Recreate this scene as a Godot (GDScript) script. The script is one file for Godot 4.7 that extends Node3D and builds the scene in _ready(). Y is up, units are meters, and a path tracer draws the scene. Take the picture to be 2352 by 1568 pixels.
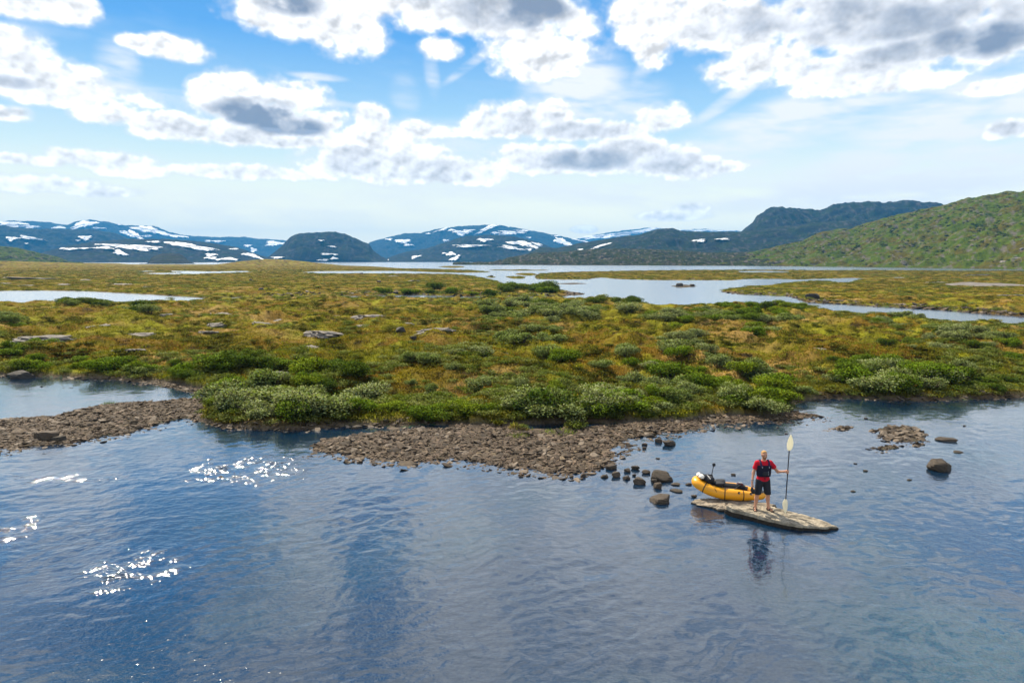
extends Node3D
# A packrafter on a slab in a mountain river: heath islands, willow scrub, gravel bars, a lake and snow-patched mountains.
# Photograph positions are written in pixels of a 2352 x 1568 view; a pixel gives a direction, the water plane or the land gives the distance.

const PX := 1568.0
const EYE := 7.6
const PITCH := 0.1187
const TH0 := -0.9
const NT := 721
const DT := 0.0025
const LR0 := 2.0794
const NR := 680
const DL := 0.0085

var used_names := {}
var land := PackedByteArray()
var kind_map := PackedByteArray()      # 0 heath, 1 gravel
var sd := PackedFloat32Array()         # metres to the shore line, inland positive
var hgt := PackedFloat32Array()
var n_hum := FastNoiseLite.new()
var n_big := FastNoiseLite.new()
var n_fine := FastNoiseLite.new()
var n_col := FastNoiseLite.new()
var n_col2 := FastNoiseLite.new()
var rng := RandomNumberGenerator.new()
var M := {}

func _ready() -> void:
	setup_view()
	setup_noise()
	setup_materials()
	build_ground()
	print("ground ", Time.get_ticks_msec())
	build_water()
	print("water ", Time.get_ticks_msec())
	build_mountains()
	print("mountains ", Time.get_ticks_msec())
	build_gravel()
	build_outcrops()
	print("stones ", Time.get_ticks_msec())
	build_shrubs()
	build_cover()
	print("plants ", Time.get_ticks_msec())
	build_slab_and_boulders()
	build_raft()
	build_person()
	print("done ", Time.get_ticks_msec())

func setup_view() -> void:
	var cam := Camera3D.new()
	cam.name = "camera"
	cam.fov = 53.13
	cam.near = 0.1
	cam.far = 60000.0
	add_child(cam)
	cam.position = Vector3(0, EYE, 0)
	cam.rotation = Vector3(-PITCH, 0, 0)
	cam.current = true
	var env := Environment.new()
	env.background_mode = Environment.BG_SKY
	env.tonemap_mode = Environment.TONE_MAPPER_LINEAR
	env.tonemap_exposure = 1.7
	env.sdfgi_enabled = true
	env.ssao_enabled = true
	env.ssil_enabled = true
	env.fog_enabled = true
	env.fog_density = 0.000105
	env.fog_light_color = Color(0.06, 0.40, 0.92).linear_to_srgb()
	var sky := Sky.new()
	var pano := PanoramaSkyMaterial.new()
	pano.panorama = ImageTexture.create_from_image(make_sky())
	sky.sky_material = pano
	env.sky = sky
	var we := WorldEnvironment.new()
	we.name = "world"
	we.environment = env
	add_child(we)
	var sun := DirectionalLight3D.new()
	sun.name = "sun"
	sun.light_energy = 1.6
	sun.light_color = Color(1.0, 0.94, 0.84)
	sun.light_angular_distance = 0.5
	sun.shadow_enabled = true
	add_child(sun)
	var to_sun := Vector3(-0.351, 0.731, -0.585)
	sun.look_at_from_position(to_sun * 50.0, Vector3.ZERO, Vector3.UP)
	print("sky ", Time.get_ticks_msec())

# ---------------------------------------------------------------- sky
var blob_a := []     # [azimuth, elevation, half width, half height, darkness] in degrees
var veil_a := []     # [azimuth, elevation, half width, half height, strength, tilt]

func az_el(u: float, v: float) -> Vector2:
	var d := ray(u, v)
	return Vector2(rad_to_deg(atan2(d.x, -d.z)), rad_to_deg(asin(d.y / d.length())))

func blob(u: float, v: float, rx: float, ry: float, dark: float) -> void:
	var p := az_el(u, v)
	var k := 0.0365 * pow(cos(atan((u - 1176.0) / PX)), 1.5)
	blob_a.append([p.x, p.y, rx * k * 1.1, ry * k * 1.12, dark])

func veil(u: float, v: float, rx: float, ry: float, a: float, tilt: float) -> void:
	var p := az_el(u, v)
	veil_a.append([p.x, p.y, rx * 0.037, ry * 0.038, minf(0.95, a * 1.2), tilt])

func list_clouds() -> void:
	for b in [[40, 8, 110, 34, .1], [140, 16, 64, 40, .05], [20, 130, 110, 62, .1], [60, 180, 150, 55, .1], [130, 212, 190, 32, .08], [245, 262, 62, 28, .05], [15, 188, 70, 22, .55], [25, 262, 45, 18, .05],
			[395, 115, 68, 27, .0], [320, 98, 40, 16, .0], [690, 28, 135, 56, .1], [668, 8, 80, 32, .95], [800, 65, 82, 58, .0], [612, 32, 56, 42, .05], [1012, 113, 40, 22, .0],
			[1010, 22, 150, 44, .1], [1150, 30, 170, 52, .5], [1215, 25, 120, 48, .9], [1250, 112, 112, 52, .05], [1235, 150, 84, 34, .05], [1100, 6, 190, 34, .4], [1320, 60, 50, 40, .1],
			[1480, 40, 66, 62, .05], [1570, 40, 130, 42, .15], [1700, 62, 190, 50, .3], [1850, 38, 230, 48, .6], [2050, 58, 250, 58, .6], [2250, 92, 180, 56, .75], [2140, 112, 200, 38, .65], [1985, 150, 230, 40, .35],
			[1765, 150, 120, 40, .05], [1690, 170, 62, 36, .0], [2010, 188, 170, 30, .12], [2330, 50, 90, 80, .45], [1600, 85, 60, 18, .0], [1500, 110, 40, 40, .0], [2290, 200, 70, 18, .0],
			[540, 214, 78, 40, .0], [650, 226, 86, 40, .0], [590, 262, 120, 36, 1.0], [665, 292, 100, 26, .95], [735, 282, 66, 28, .1], [430, 296, 112, 30, .1], [520, 312, 150, 24, .18], [350, 286, 52, 26, .05], [630, 326, 140, 14, .2],
			[560, 396, 130, 20, .12], [620, 402, 90, 12, .05], [800, 372, 112, 40, .3], [905, 380, 160, 42, .18], [1000, 392, 112, 35, .25], [1065, 396, 90, 30, .25], [860, 332, 130, 44, .05], [855, 272, 36, 28, .2], [960, 302, 84, 20, .05],
			[1200, 276, 112, 34, .3], [1150, 292, 80, 24, .25], [1255, 258, 60, 26, .12], [1320, 302, 130, 24, .45], [1405, 302, 80, 20, .35], [1520, 276, 52, 33, .22],
			[1265, 366, 112, 34, .25], [1360, 368, 120, 32, .75], [1435, 356, 112, 42, .3], [1520, 370, 100, 36, .35], [1585, 386, 72, 30, .25], [1645, 384, 60, 14, .05],
			[60, 368, 100, 16, .05], [230, 370, 120, 24, .1], [300, 392, 72, 18, .05], [60, 420, 130, 24, .05], [200, 438, 110, 13, .03], [1545, 496, 72, 11, .05], [1592, 478, 36, 12, .15], [1342, 527, 26, 8, .0], [2325, 300, 52, 24, .35]]:
		blob(b[0], b[1], b[2], b[3], b[4])
	for b in [[270, 150, 46, 62, .55, 0.1], [340, 212, 270, 22, .35, -0.08], [730, 176, 72, 9, .55, -0.03], [745, 236, 96, 11, .35, -0.05], [992, 170, 20, 56, .4, 0.15], [930, 220, 40, 50, .25, .2], [1090, 140, 100, 12, .5, 0.6], [1320, 205, 140, 90, .8, 0.2],
			[1440, 240, 110, 46, .55, 0.3], [1490, 140, 70, 22, .5, 1.0], [1680, 226, 110, 18, .55, 0.55], [1870, 258, 220, 52, .75, 0.12], [1720, 330, 230, 70, .6, 0.2], [2180, 330, 320, 130, .7, 0.25], [2320, 220, 200, 80, .55, 0.1], [1900, 440, 560, 60, .5, 0.0], [1200, 440, 500, 40, .4, 0.0], [500, 480, 700, 60, .25, 0.0], [1000, 330, 240, 60, .35, 0.0], [120, 60, 100, 30, .2, 0.2]]:
		veil(b[0], b[1], b[2], b[3], b[4], b[5])
	# above the frame, as the river mirrors it, with unseen bright heaps added to brighten its reflections, and round the rest of the sky in the same loose heaps
	for b in [[-21, 25.0, 6.0, 2.0, .95], [-17, 26.5, 2.8, 4.4, .25], [-24, 28, 4.0, 1.6, .6], [-17.5, 22, 2.2, 2.0, .0], [-5.5, 23.5, 4.6, 4.6, .0], [0, 25, 4.5, 4.0, .35], [7, 23.5, 6, 4.0, .0], [13, 25.5, 6, 4.0, .12], [21, 24, 6.5, 4.0, .2], [29, 24.5, 6, 3.8, .3], [-4, 31, 6, 3.4, .1], [10, 31.5, 7, 3.2, .15], [24, 31, 6, 2.4, .3], [-34, 21.5, 4, 1.5, .1], [37, 30, 5, 2.6, .4], [38, 24, 5, 3, .3]]:
		blob_a.append(b)
	var r := RandomNumberGenerator.new()
	r.seed = 411
	for k in 300:
		var az := r.randf_range(-180.0, 180.0)
		var el := 4.0 + 66.0 * pow(r.randf(), 1.5)
		if absf(az) < 44.0 and el < 35.0:
			continue
		var s := (1.6 + el * 0.16) * r.randf_range(0.7, 1.5)
		blob_a.append([az, el, s * 1.7 / maxf(0.4, cos(deg_to_rad(el))), s * 0.62, r.randf() * 0.8])
	for k in 60:
		var az2 := r.randf_range(-180.0, 180.0)
		var el2 := r.randf_range(4.0, 50.0)
		if absf(az2) < 44.0 and el2 < 22.0:
			continue
		veil_a.append([az2, el2, r.randf_range(4, 12), r.randf_range(1.5, 4), r.randf_range(.3, .7), r.randf_range(-.3, .5)])

func sky_rect(w: int, h: int, az0: float, az1: float, el0: float, el1: float) -> Image:
	var fa := PackedFloat32Array()
	fa.resize(w * h)
	fa.fill(-1.0)
	var da := PackedFloat32Array()
	da.resize(w * h)
	var va := PackedFloat32Array()
	va.resize(w * h)
	var sx := (az1 - az0) / w
	var sy := (el1 - el0) / h
	for b in blob_a:
		var bx: float = b[0]
		var by: float = b[1]
		var rx: float = b[2]
		var ry: float = b[3]
		var dk: float = b[4]
		for wrap: float in [-360.0, 0.0, 360.0]:
			var i0 := maxi(0, int((bx + wrap - rx * 1.42 - az0) / sx))
			var i1 := mini(w - 1, int((bx + wrap + rx * 1.42 - az0) / sx))
			var j0 := maxi(0, int((el1 - by - ry * 1.42) / sy))
			var j1 := mini(h - 1, int((el1 - by + ry * 1.42) / sy))
			for j in range(j0, j1 + 1):
				var dy := (el1 - (j + 0.5) * sy - by) / ry
				if dy < 0.0:
					dy *= 1.2
				var dy2 := dy * dy
				for i in range(i0, i1 + 1):
					var dx := (az0 + (i + 0.5) * sx - bx - wrap) / rx
					var q := 1.0 - dx * dx - dy2
					var at := j * w + i
					var f := fa[at]
					if q > f:
						fa[at] = q + 0.12 * maxf(0.0, f)
					if q > 0.0 and dk > 0.0:
						da[at] = maxf(da[at], minf(1.0, q * 1.25) * dk)
	for b in veil_a:
		var bx: float = b[0]
		var by: float = b[1]
		var rx: float = b[2]
		var ry: float = b[3]
		var st: float = b[4]
		var ct := cos(b[5])
		var sn := sin(b[5])
		var reach := maxf(rx, ry) * 1.05
		var i0 := maxi(0, int((bx - reach - az0) / sx))
		var i1 := mini(w - 1, int((bx + reach - az0) / sx))
		var j0 := maxi(0, int((el1 - by - reach) / sy))
		var j1 := mini(h - 1, int((el1 - by + reach) / sy))
		for j in range(j0, j1 + 1):
			var y := el1 - (j + 0.5) * sy - by
			for i in range(i0, i1 + 1):
				var x := az0 + (i + 0.5) * sx - bx
				var a := (x * ct + y * sn) / rx
				var c := (y * ct - x * sn) / ry
				var q := 1.0 - a * a - c * c
				if q > 0.0:
					var at := j * w + i
					va[at] = 1.0 - (1.0 - va[at]) * (1.0 - st * q * minf(1.0, q + 0.4))
	var nz := FastNoiseLite.new()
	nz.noise_type = FastNoiseLite.TYPE_SIMPLEX_SMOOTH
	nz.seed = 5
	nz.frequency = 1.0
	nz.fractal_octaves = 6
	nz.fractal_gain = 0.62
	var nb := fbm(6, 1.0, 5, 0.55)
	nb.fractal_type = FastNoiseLite.FRACTAL_RIDGED
	var nc := FastNoiseLite.new()
	nc.seed = 9
	nc.frequency = 1.0
	nc.fractal_octaves = 4
	nc.fractal_gain = 0.6
	var stops := [[-5.0, 1.62, 1.46, 1.0], [0.0, 1.62, 1.46, 1.0], [2.5, 1.52, 1.42, 1.0], [5.0, 1.20, 1.22, 0.98], [8.0, 0.80, 0.99, 0.99], [11.5, 0.44, 0.73, 0.98], [17.0, 0.14, 0.44, 0.90], [26.0, 0.055, 0.27, 0.70], [50.0, 0.03, 0.17, 0.50], [91.0, 0.022, 0.12, 0.40]]
	var bytes := PackedByteArray()
	bytes.resize(w * h * 3)
	var gam := PackedByteArray()
	gam.resize(4096)
	for k in 4096:
		var l := k / 4095.0
		gam[k] = int(255.0 * (l * 12.92 if l < 0.0031308 else 1.055 * pow(l, 1.0 / 2.4) - 0.055) + 0.5)
	for j in h:
		var el := el1 - (j + 0.5) * sy
		var k := 0
		while k < stops.size() - 2 and el > stops[k + 1][0]:
			k += 1
		var t := clampf((el - float(stops[k][0])) / (float(stops[k + 1][0]) - float(stops[k][0])), 0.0, 1.0)
		var br: float = lerpf(stops[k][1], stops[k + 1][1], t)
		var bg: float = lerpf(stops[k][2], stops[k + 1][2], t)
		var bb: float = lerpf(stops[k][3], stops[k + 1][3], t)
		var er := deg_to_rad(el)
		var ce := cos(er)
		var se := sin(er)
		for i in w:
			var at := j * w + i
			var ar := deg_to_rad(az0 + (i + 0.5) * sx)
			var dx := sin(ar) * ce
			var dz := -cos(ar) * ce
			var cr := br
			var cg := bg
			var cb := bb
			var streak := nc.get_noise_3d(dx * 7.0 + se * 9.0, se * 34.0, dz * 7.0)
			var v := va[at] * clampf(0.95 + 1.5 * streak, 0.0, 1.3) + 0.10 * maxf(0.0, streak)
			if v > 0.0:
				v = minf(v, 0.95)
				cr = lerpf(cr, 1.02, v)
				cg = lerpf(cg, 1.04, v)
				cb = lerpf(cb, 1.05, v)
			var f := fa[at]
			if f > -0.75:
				var n := nz.get_noise_3d(dx * 15.0, se * 21.0, dz * 15.0)
				var puff := nb.get_noise_3d(dx * 13.0, se * 18.0, dz * 13.0)
				var d := f + n * 1.25 - puff * 0.40 + 0.30
				if d > -0.55:
					# thin vapour round each heap, then the heap itself with a ragged edge
					var mist := 0.42 * smoothstep(-0.55, 0.25, d)
					cr = lerpf(cr, 0.98, mist)
					cg = lerpf(cg, 1.0, mist)
					cb = lerpf(cb, 1.02, mist)
				if d > 0.0:
					var a := smoothstep(0.0, 0.58, d)
					var n2 := nz.get_noise_3d(dx * 15.0 - 0.07, se * 21.0 + 0.13, dz * 15.0)
					var lit := clampf(1.40 + (n - n2) * 1.25 - 0.18 * puff - 0.20 * smoothstep(0.5, 1.4, d), 0.72, 1.6)
					var dk := clampf(da[at] * (0.95 + n * 0.9) * smoothstep(0.1, 0.8, d), 0.0, 0.97)
					var wr := lerpf(lit, 0.24, dk)
					var wg := lerpf(lit * 0.995, 0.31, dk)
					var wb := lerpf(lit * 0.99, 0.43, dk)
					a *= lerpf(0.7, 0.97, smoothstep(2.0, 9.0, el))
					cr = lerpf(cr, wr, a)
					cg = lerpf(cg, wg, a)
					cb = lerpf(cb, wb, a)
			var o := at * 3
			bytes[o] = gam[clampi(int(cr * 2500.0), 0, 4095)]
			bytes[o + 1] = gam[clampi(int(cg * 2500.0), 0, 4095)]
			bytes[o + 2] = gam[clampi(int(cb * 2500.0), 0, 4095)]
	return Image.create_from_data(w, h, false, Image.FORMAT_RGB8, bytes)

func make_sky() -> Image:
	list_clouds()
	var low := sky_rect(1024, 256, -180.0, 180.0, 0.0, 90.0)
	low.resize(4096, 1024, Image.INTERPOLATE_CUBIC)
	var fine := sky_rect(1024, 512, -45.0, 45.0, -0.0, 45.0)
	var out := Image.create(4096, 2048, false, Image.FORMAT_RGB8)
	out.fill(Color(0.42, 0.45, 0.44))
	# column 0 looks along -z, where the camera looks
	low.blit_rect(fine, Rect2i(0, 0, 1024, 512), Vector2i(1536, 512))
	out.blit_rect(low, Rect2i(2048, 0, 2048, 1024), Vector2i(0, 0))
	out.blit_rect(low, Rect2i(0, 0, 2048, 1024), Vector2i(2048, 0))
	return out

# ---------------------------------------------------------------- small helpers
func ray(u: float, v: float) -> Vector3:
	var x := (u - 1176.0) / PX
	var y := (784.0 - v) / PX
	return Vector3(x, y * cos(PITCH) - sin(PITCH), -(cos(PITCH) + y * sin(PITCH)))

func on_plane(u: float, v: float, y := 0.0) -> Vector3:
	var d := ray(u, v)
	return Vector3(0, EYE, 0) + d * ((y - EYE) / d.y)

func on_land(u: float, v: float) -> Vector3:
	var p := on_plane(u, v, 0.3)
	for k in 4:
		p = on_plane(u, v, minf(height_at(p.x, p.z), 5.0))
	p.y = height_at(p.x, p.z)
	return p

func at_depth(u: float, v: float, dist: float) -> Vector3:
	var d := ray(u, v)
	return Vector3(0, EYE, 0) + d * (dist / -d.z)

func cell_of(x: float, z: float) -> Vector2:
	return Vector2((atan2(x, -z) - TH0) / DT, (0.5 * log(x * x + z * z) - LR0) / DL)

func sample(a: PackedFloat32Array, x: float, z: float) -> float:
	var c := cell_of(x, z)
	var i := clampi(int(c.x), 0, NT - 2)
	var j := clampi(int(c.y), 0, NR - 2)
	var fx := clampf(c.x - i, 0.0, 1.0)
	var fy := clampf(c.y - j, 0.0, 1.0)
	var k := i * NR + j
	return lerpf(lerpf(a[k], a[k + 1], fy), lerpf(a[k + NR], a[k + NR + 1], fy), fx)

func height_at(x: float, z: float) -> float:
	return sample(hgt, x, z)

func kind_at(x: float, z: float) -> int:
	var c := cell_of(x, z)
	return kind_map[clampi(int(c.x + 0.5), 0, NT - 1) * NR + clampi(int(c.y + 0.5), 0, NR - 1)]

func numbered(called: String) -> String:
	var n: int = used_names.get(called, 0)
	used_names[called] = n + 1
	return called if n == 0 else "%s_%03d" % [called, n]

func tag(o: Node, label: String, category := "", group := "", kind := "") -> void:
	o.set_meta("label", label)
	if category:
		o.set_meta("category", category)
	if group:
		o.set_meta("group", group)
	if kind:
		o.set_meta("kind", kind)

func thing(called: String, at: Vector3, label: String, category: String, group := "") -> Node3D:
	var o := Node3D.new()
	o.name = numbered(called)
	add_child(o)
	o.position = at
	tag(o, label, category, group)
	return o

func part(called: String, mesh: Mesh, mat: Material, parent: Node) -> MeshInstance3D:
	var o := MeshInstance3D.new()
	o.name = numbered(called) if parent == self else StringName(called)
	o.mesh = mesh
	if mat:
		o.material_override = mat
	parent.add_child(o, true)
	return o

func mesh_of(v: PackedVector3Array, n: PackedVector3Array, idx: PackedInt32Array, col := PackedColorArray(), uv := PackedVector2Array()) -> ArrayMesh:
	var a := []
	a.resize(Mesh.ARRAY_MAX)
	a[Mesh.ARRAY_VERTEX] = v
	if n.size():
		a[Mesh.ARRAY_NORMAL] = n
	if col.size():
		a[Mesh.ARRAY_COLOR] = col
	if uv.size():
		a[Mesh.ARRAY_TEX_UV] = uv
	a[Mesh.ARRAY_INDEX] = idx
	var m := ArrayMesh.new()
	m.add_surface_from_arrays(Mesh.PRIMITIVE_TRIANGLES, a)
	return m

func smooth_normals(v: PackedVector3Array, idx: PackedInt32Array) -> PackedVector3Array:
	var n := PackedVector3Array()
	n.resize(v.size())
	for k in range(0, idx.size(), 3):
		var a := v[idx[k]]
		var f := (v[idx[k + 2]] - a).cross(v[idx[k + 1]] - a)
		n[idx[k]] += f
		n[idx[k + 1]] += f
		n[idx[k + 2]] += f
	for k in n.size():
		n[k] = n[k].normalized()
	return n

func fbm(seed_: int, freq: float, oct: int, gain := 0.5) -> FastNoiseLite:
	var n := FastNoiseLite.new()
	n.noise_type = FastNoiseLite.TYPE_SIMPLEX_SMOOTH
	n.seed = seed_
	n.frequency = freq
	n.fractal_octaves = oct
	n.fractal_gain = gain
	return n

func setup_noise() -> void:
	rng.seed = 77
	n_hum = fbm(21, 0.11, 4, 0.5)
	n_big = fbm(22, 0.02, 3)
	n_fine = fbm(23, 0.9, 3)
	n_col = fbm(24, 0.09, 4, 0.55)
	n_col2 = fbm(25, 0.4, 4, 0.6)

func noise_tex(seed_: int, freq: float, oct: int, lo: Color, hi: Color, size := 512, normal := false, strength := 4.0) -> NoiseTexture2D:
	var t := NoiseTexture2D.new()
	t.width = size
	t.height = size
	t.seamless = true
	t.noise = fbm(seed_, freq, oct, 0.6)
	if normal:
		t.as_normal_map = true
		t.bump_strength = strength
	else:
		var g := Gradient.new()
		g.set_color(0, lo)
		g.set_color(1, hi)
		t.color_ramp = g
	return t

func lin(r: float, g: float, b: float) -> Color:
	return Color(r, g, b).linear_to_srgb()

func plain(r: float, g: float, b: float, rough := 0.85, spec := 0.35) -> StandardMaterial3D:
	var m := StandardMaterial3D.new()
	m.albedo_color = lin(r, g, b)
	m.roughness = rough
	m.metallic_specular = spec
	return m

func tinted(rough := 0.9, spec := 0.25, scale := 0.0, seed_ := 1) -> StandardMaterial3D:
	var m := StandardMaterial3D.new()
	m.vertex_color_use_as_albedo = true
	m.roughness = rough
	m.metallic_specular = spec
	if scale > 0.0:
		m.albedo_texture = noise_tex(seed_, 0.03, 5, Color(0.62, 0.62, 0.62), Color(1, 1, 1))
		m.normal_enabled = true
		m.normal_texture = noise_tex(seed_ + 50, 0.03, 5, Color.BLACK, Color.WHITE, 512, true, 6.0)
		m.normal_scale = 0.8
		m.uv1_triplanar = true
		m.uv1_world_triplanar = true
		m.uv1_scale = Vector3.ONE * scale
	return m

func setup_materials() -> void:
	M.ground = tinted(0.95, 0.15, 0.45, 31)
	M.stone = tinted(0.82, 0.35, 1.6, 33)
	M.slab = tinted(0.85, 0.3, 0.55, 34)
	M.slab.normal_scale = 1.6
	M.mountain = tinted(0.95, 0.1, 0.008, 36)
	M.snow = plain(0.82, 0.84, 0.86, 0.8, 0.3)
	M.leaf = tinted(0.85, 0.18)
	M.leaf.backlight_enabled = true
	M.leaf.backlight = Color(0.72, 0.76, 0.40)
	M.stem = plain(0.09, 0.06, 0.04)
	M.yellow = plain(0.72, 0.32, 0.006, 0.36, 0.5)
	M.black = plain(0.016, 0.017, 0.02, 0.5, 0.4)
	M.blacksoft = plain(0.022, 0.024, 0.03, 0.75, 0.35)
	M.grey = plain(0.32, 0.34, 0.37, 0.5, 0.5)
	M.white = plain(0.85, 0.84, 0.76, 0.45, 0.5)
	M.blade = plain(0.88, 0.86, 0.76, 0.4, 0.5)
	M.blade.backlight_enabled = true
	M.blade.backlight = Color(0.92, 0.90, 0.80)
	M.shaft = plain(0.02, 0.015, 0.018, 0.4, 0.5)

# ---------------------------------------------------------------- ground
const MAIN := [-900, 845, -100, 858, 0, 862, 100, 866, 180, 868, 270, 872, 330, 880, 400, 892, 440, 900, 520, 903, 500, 909, 430, 915, 380, 920, 250, 925, 180, 940, 120, 955, 0, 962, -150, 970, -900, 985,
	-900, 1075, -150, 1040, 0, 1028, 30, 1033, 100, 1024, 135, 1020, 200, 1010, 260, 1000, 320, 985, 370, 972, 410, 962, 440, 958, 455, 968, 500, 982, 600, 987, 700, 987, 800, 978, 900, 980, 1000, 976, 1045, 977,
	1000, 984, 900, 990, 830, 997, 780, 1005, 740, 1015, 695, 1026, 720, 1036, 760, 1037, 800, 1047, 880, 1057, 960, 1060, 1000, 1054, 1060, 1054, 1100, 1060, 1150, 1070, 1200, 1077, 1260, 1082, 1320, 1087, 1350, 1082, 1385, 1066, 1395, 1046, 1420, 1016,
	1480, 1001, 1530, 994, 1570, 990, 1600, 984, 1590, 976, 1700, 971, 1780, 969, 1850, 961, 1908, 958, 1870, 952, 1830, 947, 1815, 940, 1825, 930, 1850, 922, 1880, 916, 1950, 916, 2050, 919, 2150, 921, 2250, 917, 2352, 913, 2900, 905,
	2900, 775, 2500, 757, 2352, 751, 2200, 746, 2090, 739, 2060, 730, 1960, 723, 1910, 721, 1880, 709, 1830, 702, 1760, 701, 1700, 702, 1620, 705, 1560, 708, 1500, 706, 1480, 697, 1380, 686, 1340, 689, 1250, 690, 1150, 688, 1085, 690, 1000, 690, 900, 688, 850, 687,
	700, 686, 620, 685, 560, 688, 470, 692, 430, 695, 330, 698, 200, 698, 100, 698, 0, 699, -150, 701, -900, 720]
const PUDDLE := [1144, 978, 1200, 986, 1260, 987, 1330, 981, 1400, 977, 1422, 971, 1380, 973, 1300, 973, 1200, 976]
const UPPER := [-900, 678, -150, 668, 0, 668, 60, 667, 180, 668, 260, 672, 340, 676, 430, 682, 480, 684, 560, 683, 640, 682, 750, 680, 850, 679, 950, 677, 1050, 680, 1130, 683, 1250, 681, 1345, 677, 1335, 672, 1290, 668, 1200, 660, 1165, 655, 1150, 650, 1140, 645, 1110, 638, 1080, 633,
	1041, 629.5, 925, 628.5, 735, 628, 690, 625.5, 735, 622.6, 925, 622.2, 1000, 625.2, 1060, 626.5, 1129, 625, 1087, 621, 981, 617, 921, 616.5, 860, 612, 780, 609.5, 700, 607, 600, 606, 560, 607.5, 300, 607, 270, 604.5, 150, 603, -900, 603]
const POND := [318, 628.5, 380, 630.5, 450, 629.5, 520, 627, 585, 624.5, 560, 622.3, 480, 623.5, 440, 622.5, 395, 621.8, 385, 624, 420, 626, 350, 627]
const POND_B := [305, 623.5, 340, 624.2, 365, 622.8, 340, 621.8]
const EAST := [1229, 636, 1235, 641, 1300, 642, 1348, 641.5, 1380, 637, 1420, 641, 1500, 643, 1560, 643.5, 1686, 643.5, 1713, 640.5, 1797, 640.5, 1831, 642, 1898, 640, 1965, 638, 1985, 641, 1948, 649, 1935, 650, 1898, 646, 1841, 646, 1770, 655, 1713, 658, 1653, 669,
	1690, 675, 1737, 677, 1820, 681, 1851, 694, 1931, 698, 1999, 703, 2083, 707, 2167, 712, 2234, 718, 2301, 723, 2352, 727, 2500, 735, 2900, 755, 2900, 622, 2352, 622, 2200, 622, 2000, 620.5, 1900, 621, 1800, 620, 1700, 619.5, 1562, 620.5, 1450, 622, 1300, 625, 1240, 628]
const POND_C := [1696, 622.6, 1760, 622, 1821, 624, 1790, 626.5, 1700, 625.5]
const POND_D := [2040, 638, 2064, 639, 2088, 637.5, 2064, 636.5]
const ISLETS := [[1160, 636, 1180, 640.5, 1206, 639.5, 1202, 634], [1181, 630, 1215, 633.5, 1234, 631, 1225, 627.5, 1195, 627], [1005, 613, 1040, 615.4, 1068, 613.6, 1060, 611, 1020, 610.8], [1112, 620.3, 1190, 621.8, 1268, 620.8, 1200, 619.3], [1268, 651, 1310, 653.2, 1358, 651.2, 1320, 649.4], [1116, 636, 1128, 638, 1141, 636.5, 1128, 634.6], [1538, 657, 1572, 661, 1606, 657, 1570, 653]]
const SHOALS := [[2000, 992, 2030, 980, 2080, 977, 2115, 984, 2100, 996, 2140, 1006, 2105, 1017, 2060, 1012, 2020, 1004], [1995, 1029, 2040, 1024, 2078, 1027, 2050, 1032], [1890, 986, 1925, 981, 1966, 978, 1950, 984, 1910, 987], [100, 889, 160, 885, 226, 881, 190, 886], [505, 1083, 560, 1079, 520, 1090]]
const GRAVEL := [[-900, 980, -150, 968, 0, 960, 120, 953, 180, 938, 250, 923, 380, 918, 440, 905, 505, 906, 480, 930, 468, 962, 440, 972, 300, 1010, 100, 1050, -900, 1090],
	[690, 1045, 740, 1005, 900, 984, 1050, 974, 1130, 976, 1180, 990, 1300, 990, 1420, 970, 1560, 966, 1640, 955, 1780, 955, 1830, 942, 1870, 948, 1930, 958, 1850, 975, 1600, 995, 1400, 1070, 1330, 1100, 1000, 1075, 690, 1050],
	[330, 872, 400, 878, 450, 890, 520, 897, 520, 906, 440, 906, 400, 900, 320, 888], [1268, 655, 1358, 655, 1358, 648, 1268, 648], [1538, 664, 1608, 664, 1608, 650, 1538, 650], [1640, 669, 1690, 678, 1700, 672], [1340, 690, 1300, 678, 1290, 670, 1340, 670, 1350, 680]]

func fill_polygon(pts: Array, into: PackedByteArray, value: int) -> void:
	var n := pts.size() / 2
	var th := PackedFloat32Array()
	var lr := PackedFloat32Array()
	for k in n:
		var p := on_plane(pts[k * 2], pts[k * 2 + 1])
		th.append((atan2(p.x, -p.z) - TH0) / DT)
		lr.append((0.5 * log(p.x * p.x + p.z * p.z) - LR0) / DL)
	for i in NT:
		var cuts := []
		for k in n:
			var k2 := (k + 1) % n
			if (th[k] <= i) != (th[k2] <= i):
				cuts.append(lerpf(lr[k], lr[k2], (i - th[k]) / (th[k2] - th[k])))
		cuts.sort()
		for c in range(0, cuts.size() - 1, 2):
			for j in range(maxi(0, ceili(cuts[c])), mini(NR - 1, floori(cuts[c + 1])) + 1):
				into[i * NR + j] = value

func distance_to(target: int) -> PackedFloat32Array:
	# chamfer distance, in radians of the log-polar map, from each cell to the nearest cell whose land value is target
	var d := PackedFloat32Array()
	d.resize(NT * NR)
	for k in NT * NR:
		d[k] = 0.0 if land[k] == target else 9.0
	var diag := sqrt(DT * DT + DL * DL)
	for i in range(1, NT):
		for j in range(1, NR - 1):
			var k := i * NR + j
			var b := d[k]
			if b > 0.0:
				b = minf(minf(b, d[k - 1] + DL), minf(d[k - NR] + DT, minf(d[k - NR - 1], d[k - NR + 1]) + diag))
				d[k] = b
	for i in range(NT - 2, -1, -1):
		for j in range(NR - 2, 0, -1):
			var k := i * NR + j
			var b := d[k]
			if b > 0.0:
				b = minf(minf(b, d[k + 1] + DL), minf(d[k + NR] + DT, minf(d[k + NR - 1], d[k + NR + 1]) + diag))
				d[k] = b
	return d

const MOUNDS := [[-600, 800, 110, 5.5], [-560, 700, 60, 3.0], [-292, 880, 52, 6.5], [-330, 870, 40, 3.5], [600, 560, 120, 1.2]]

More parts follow.
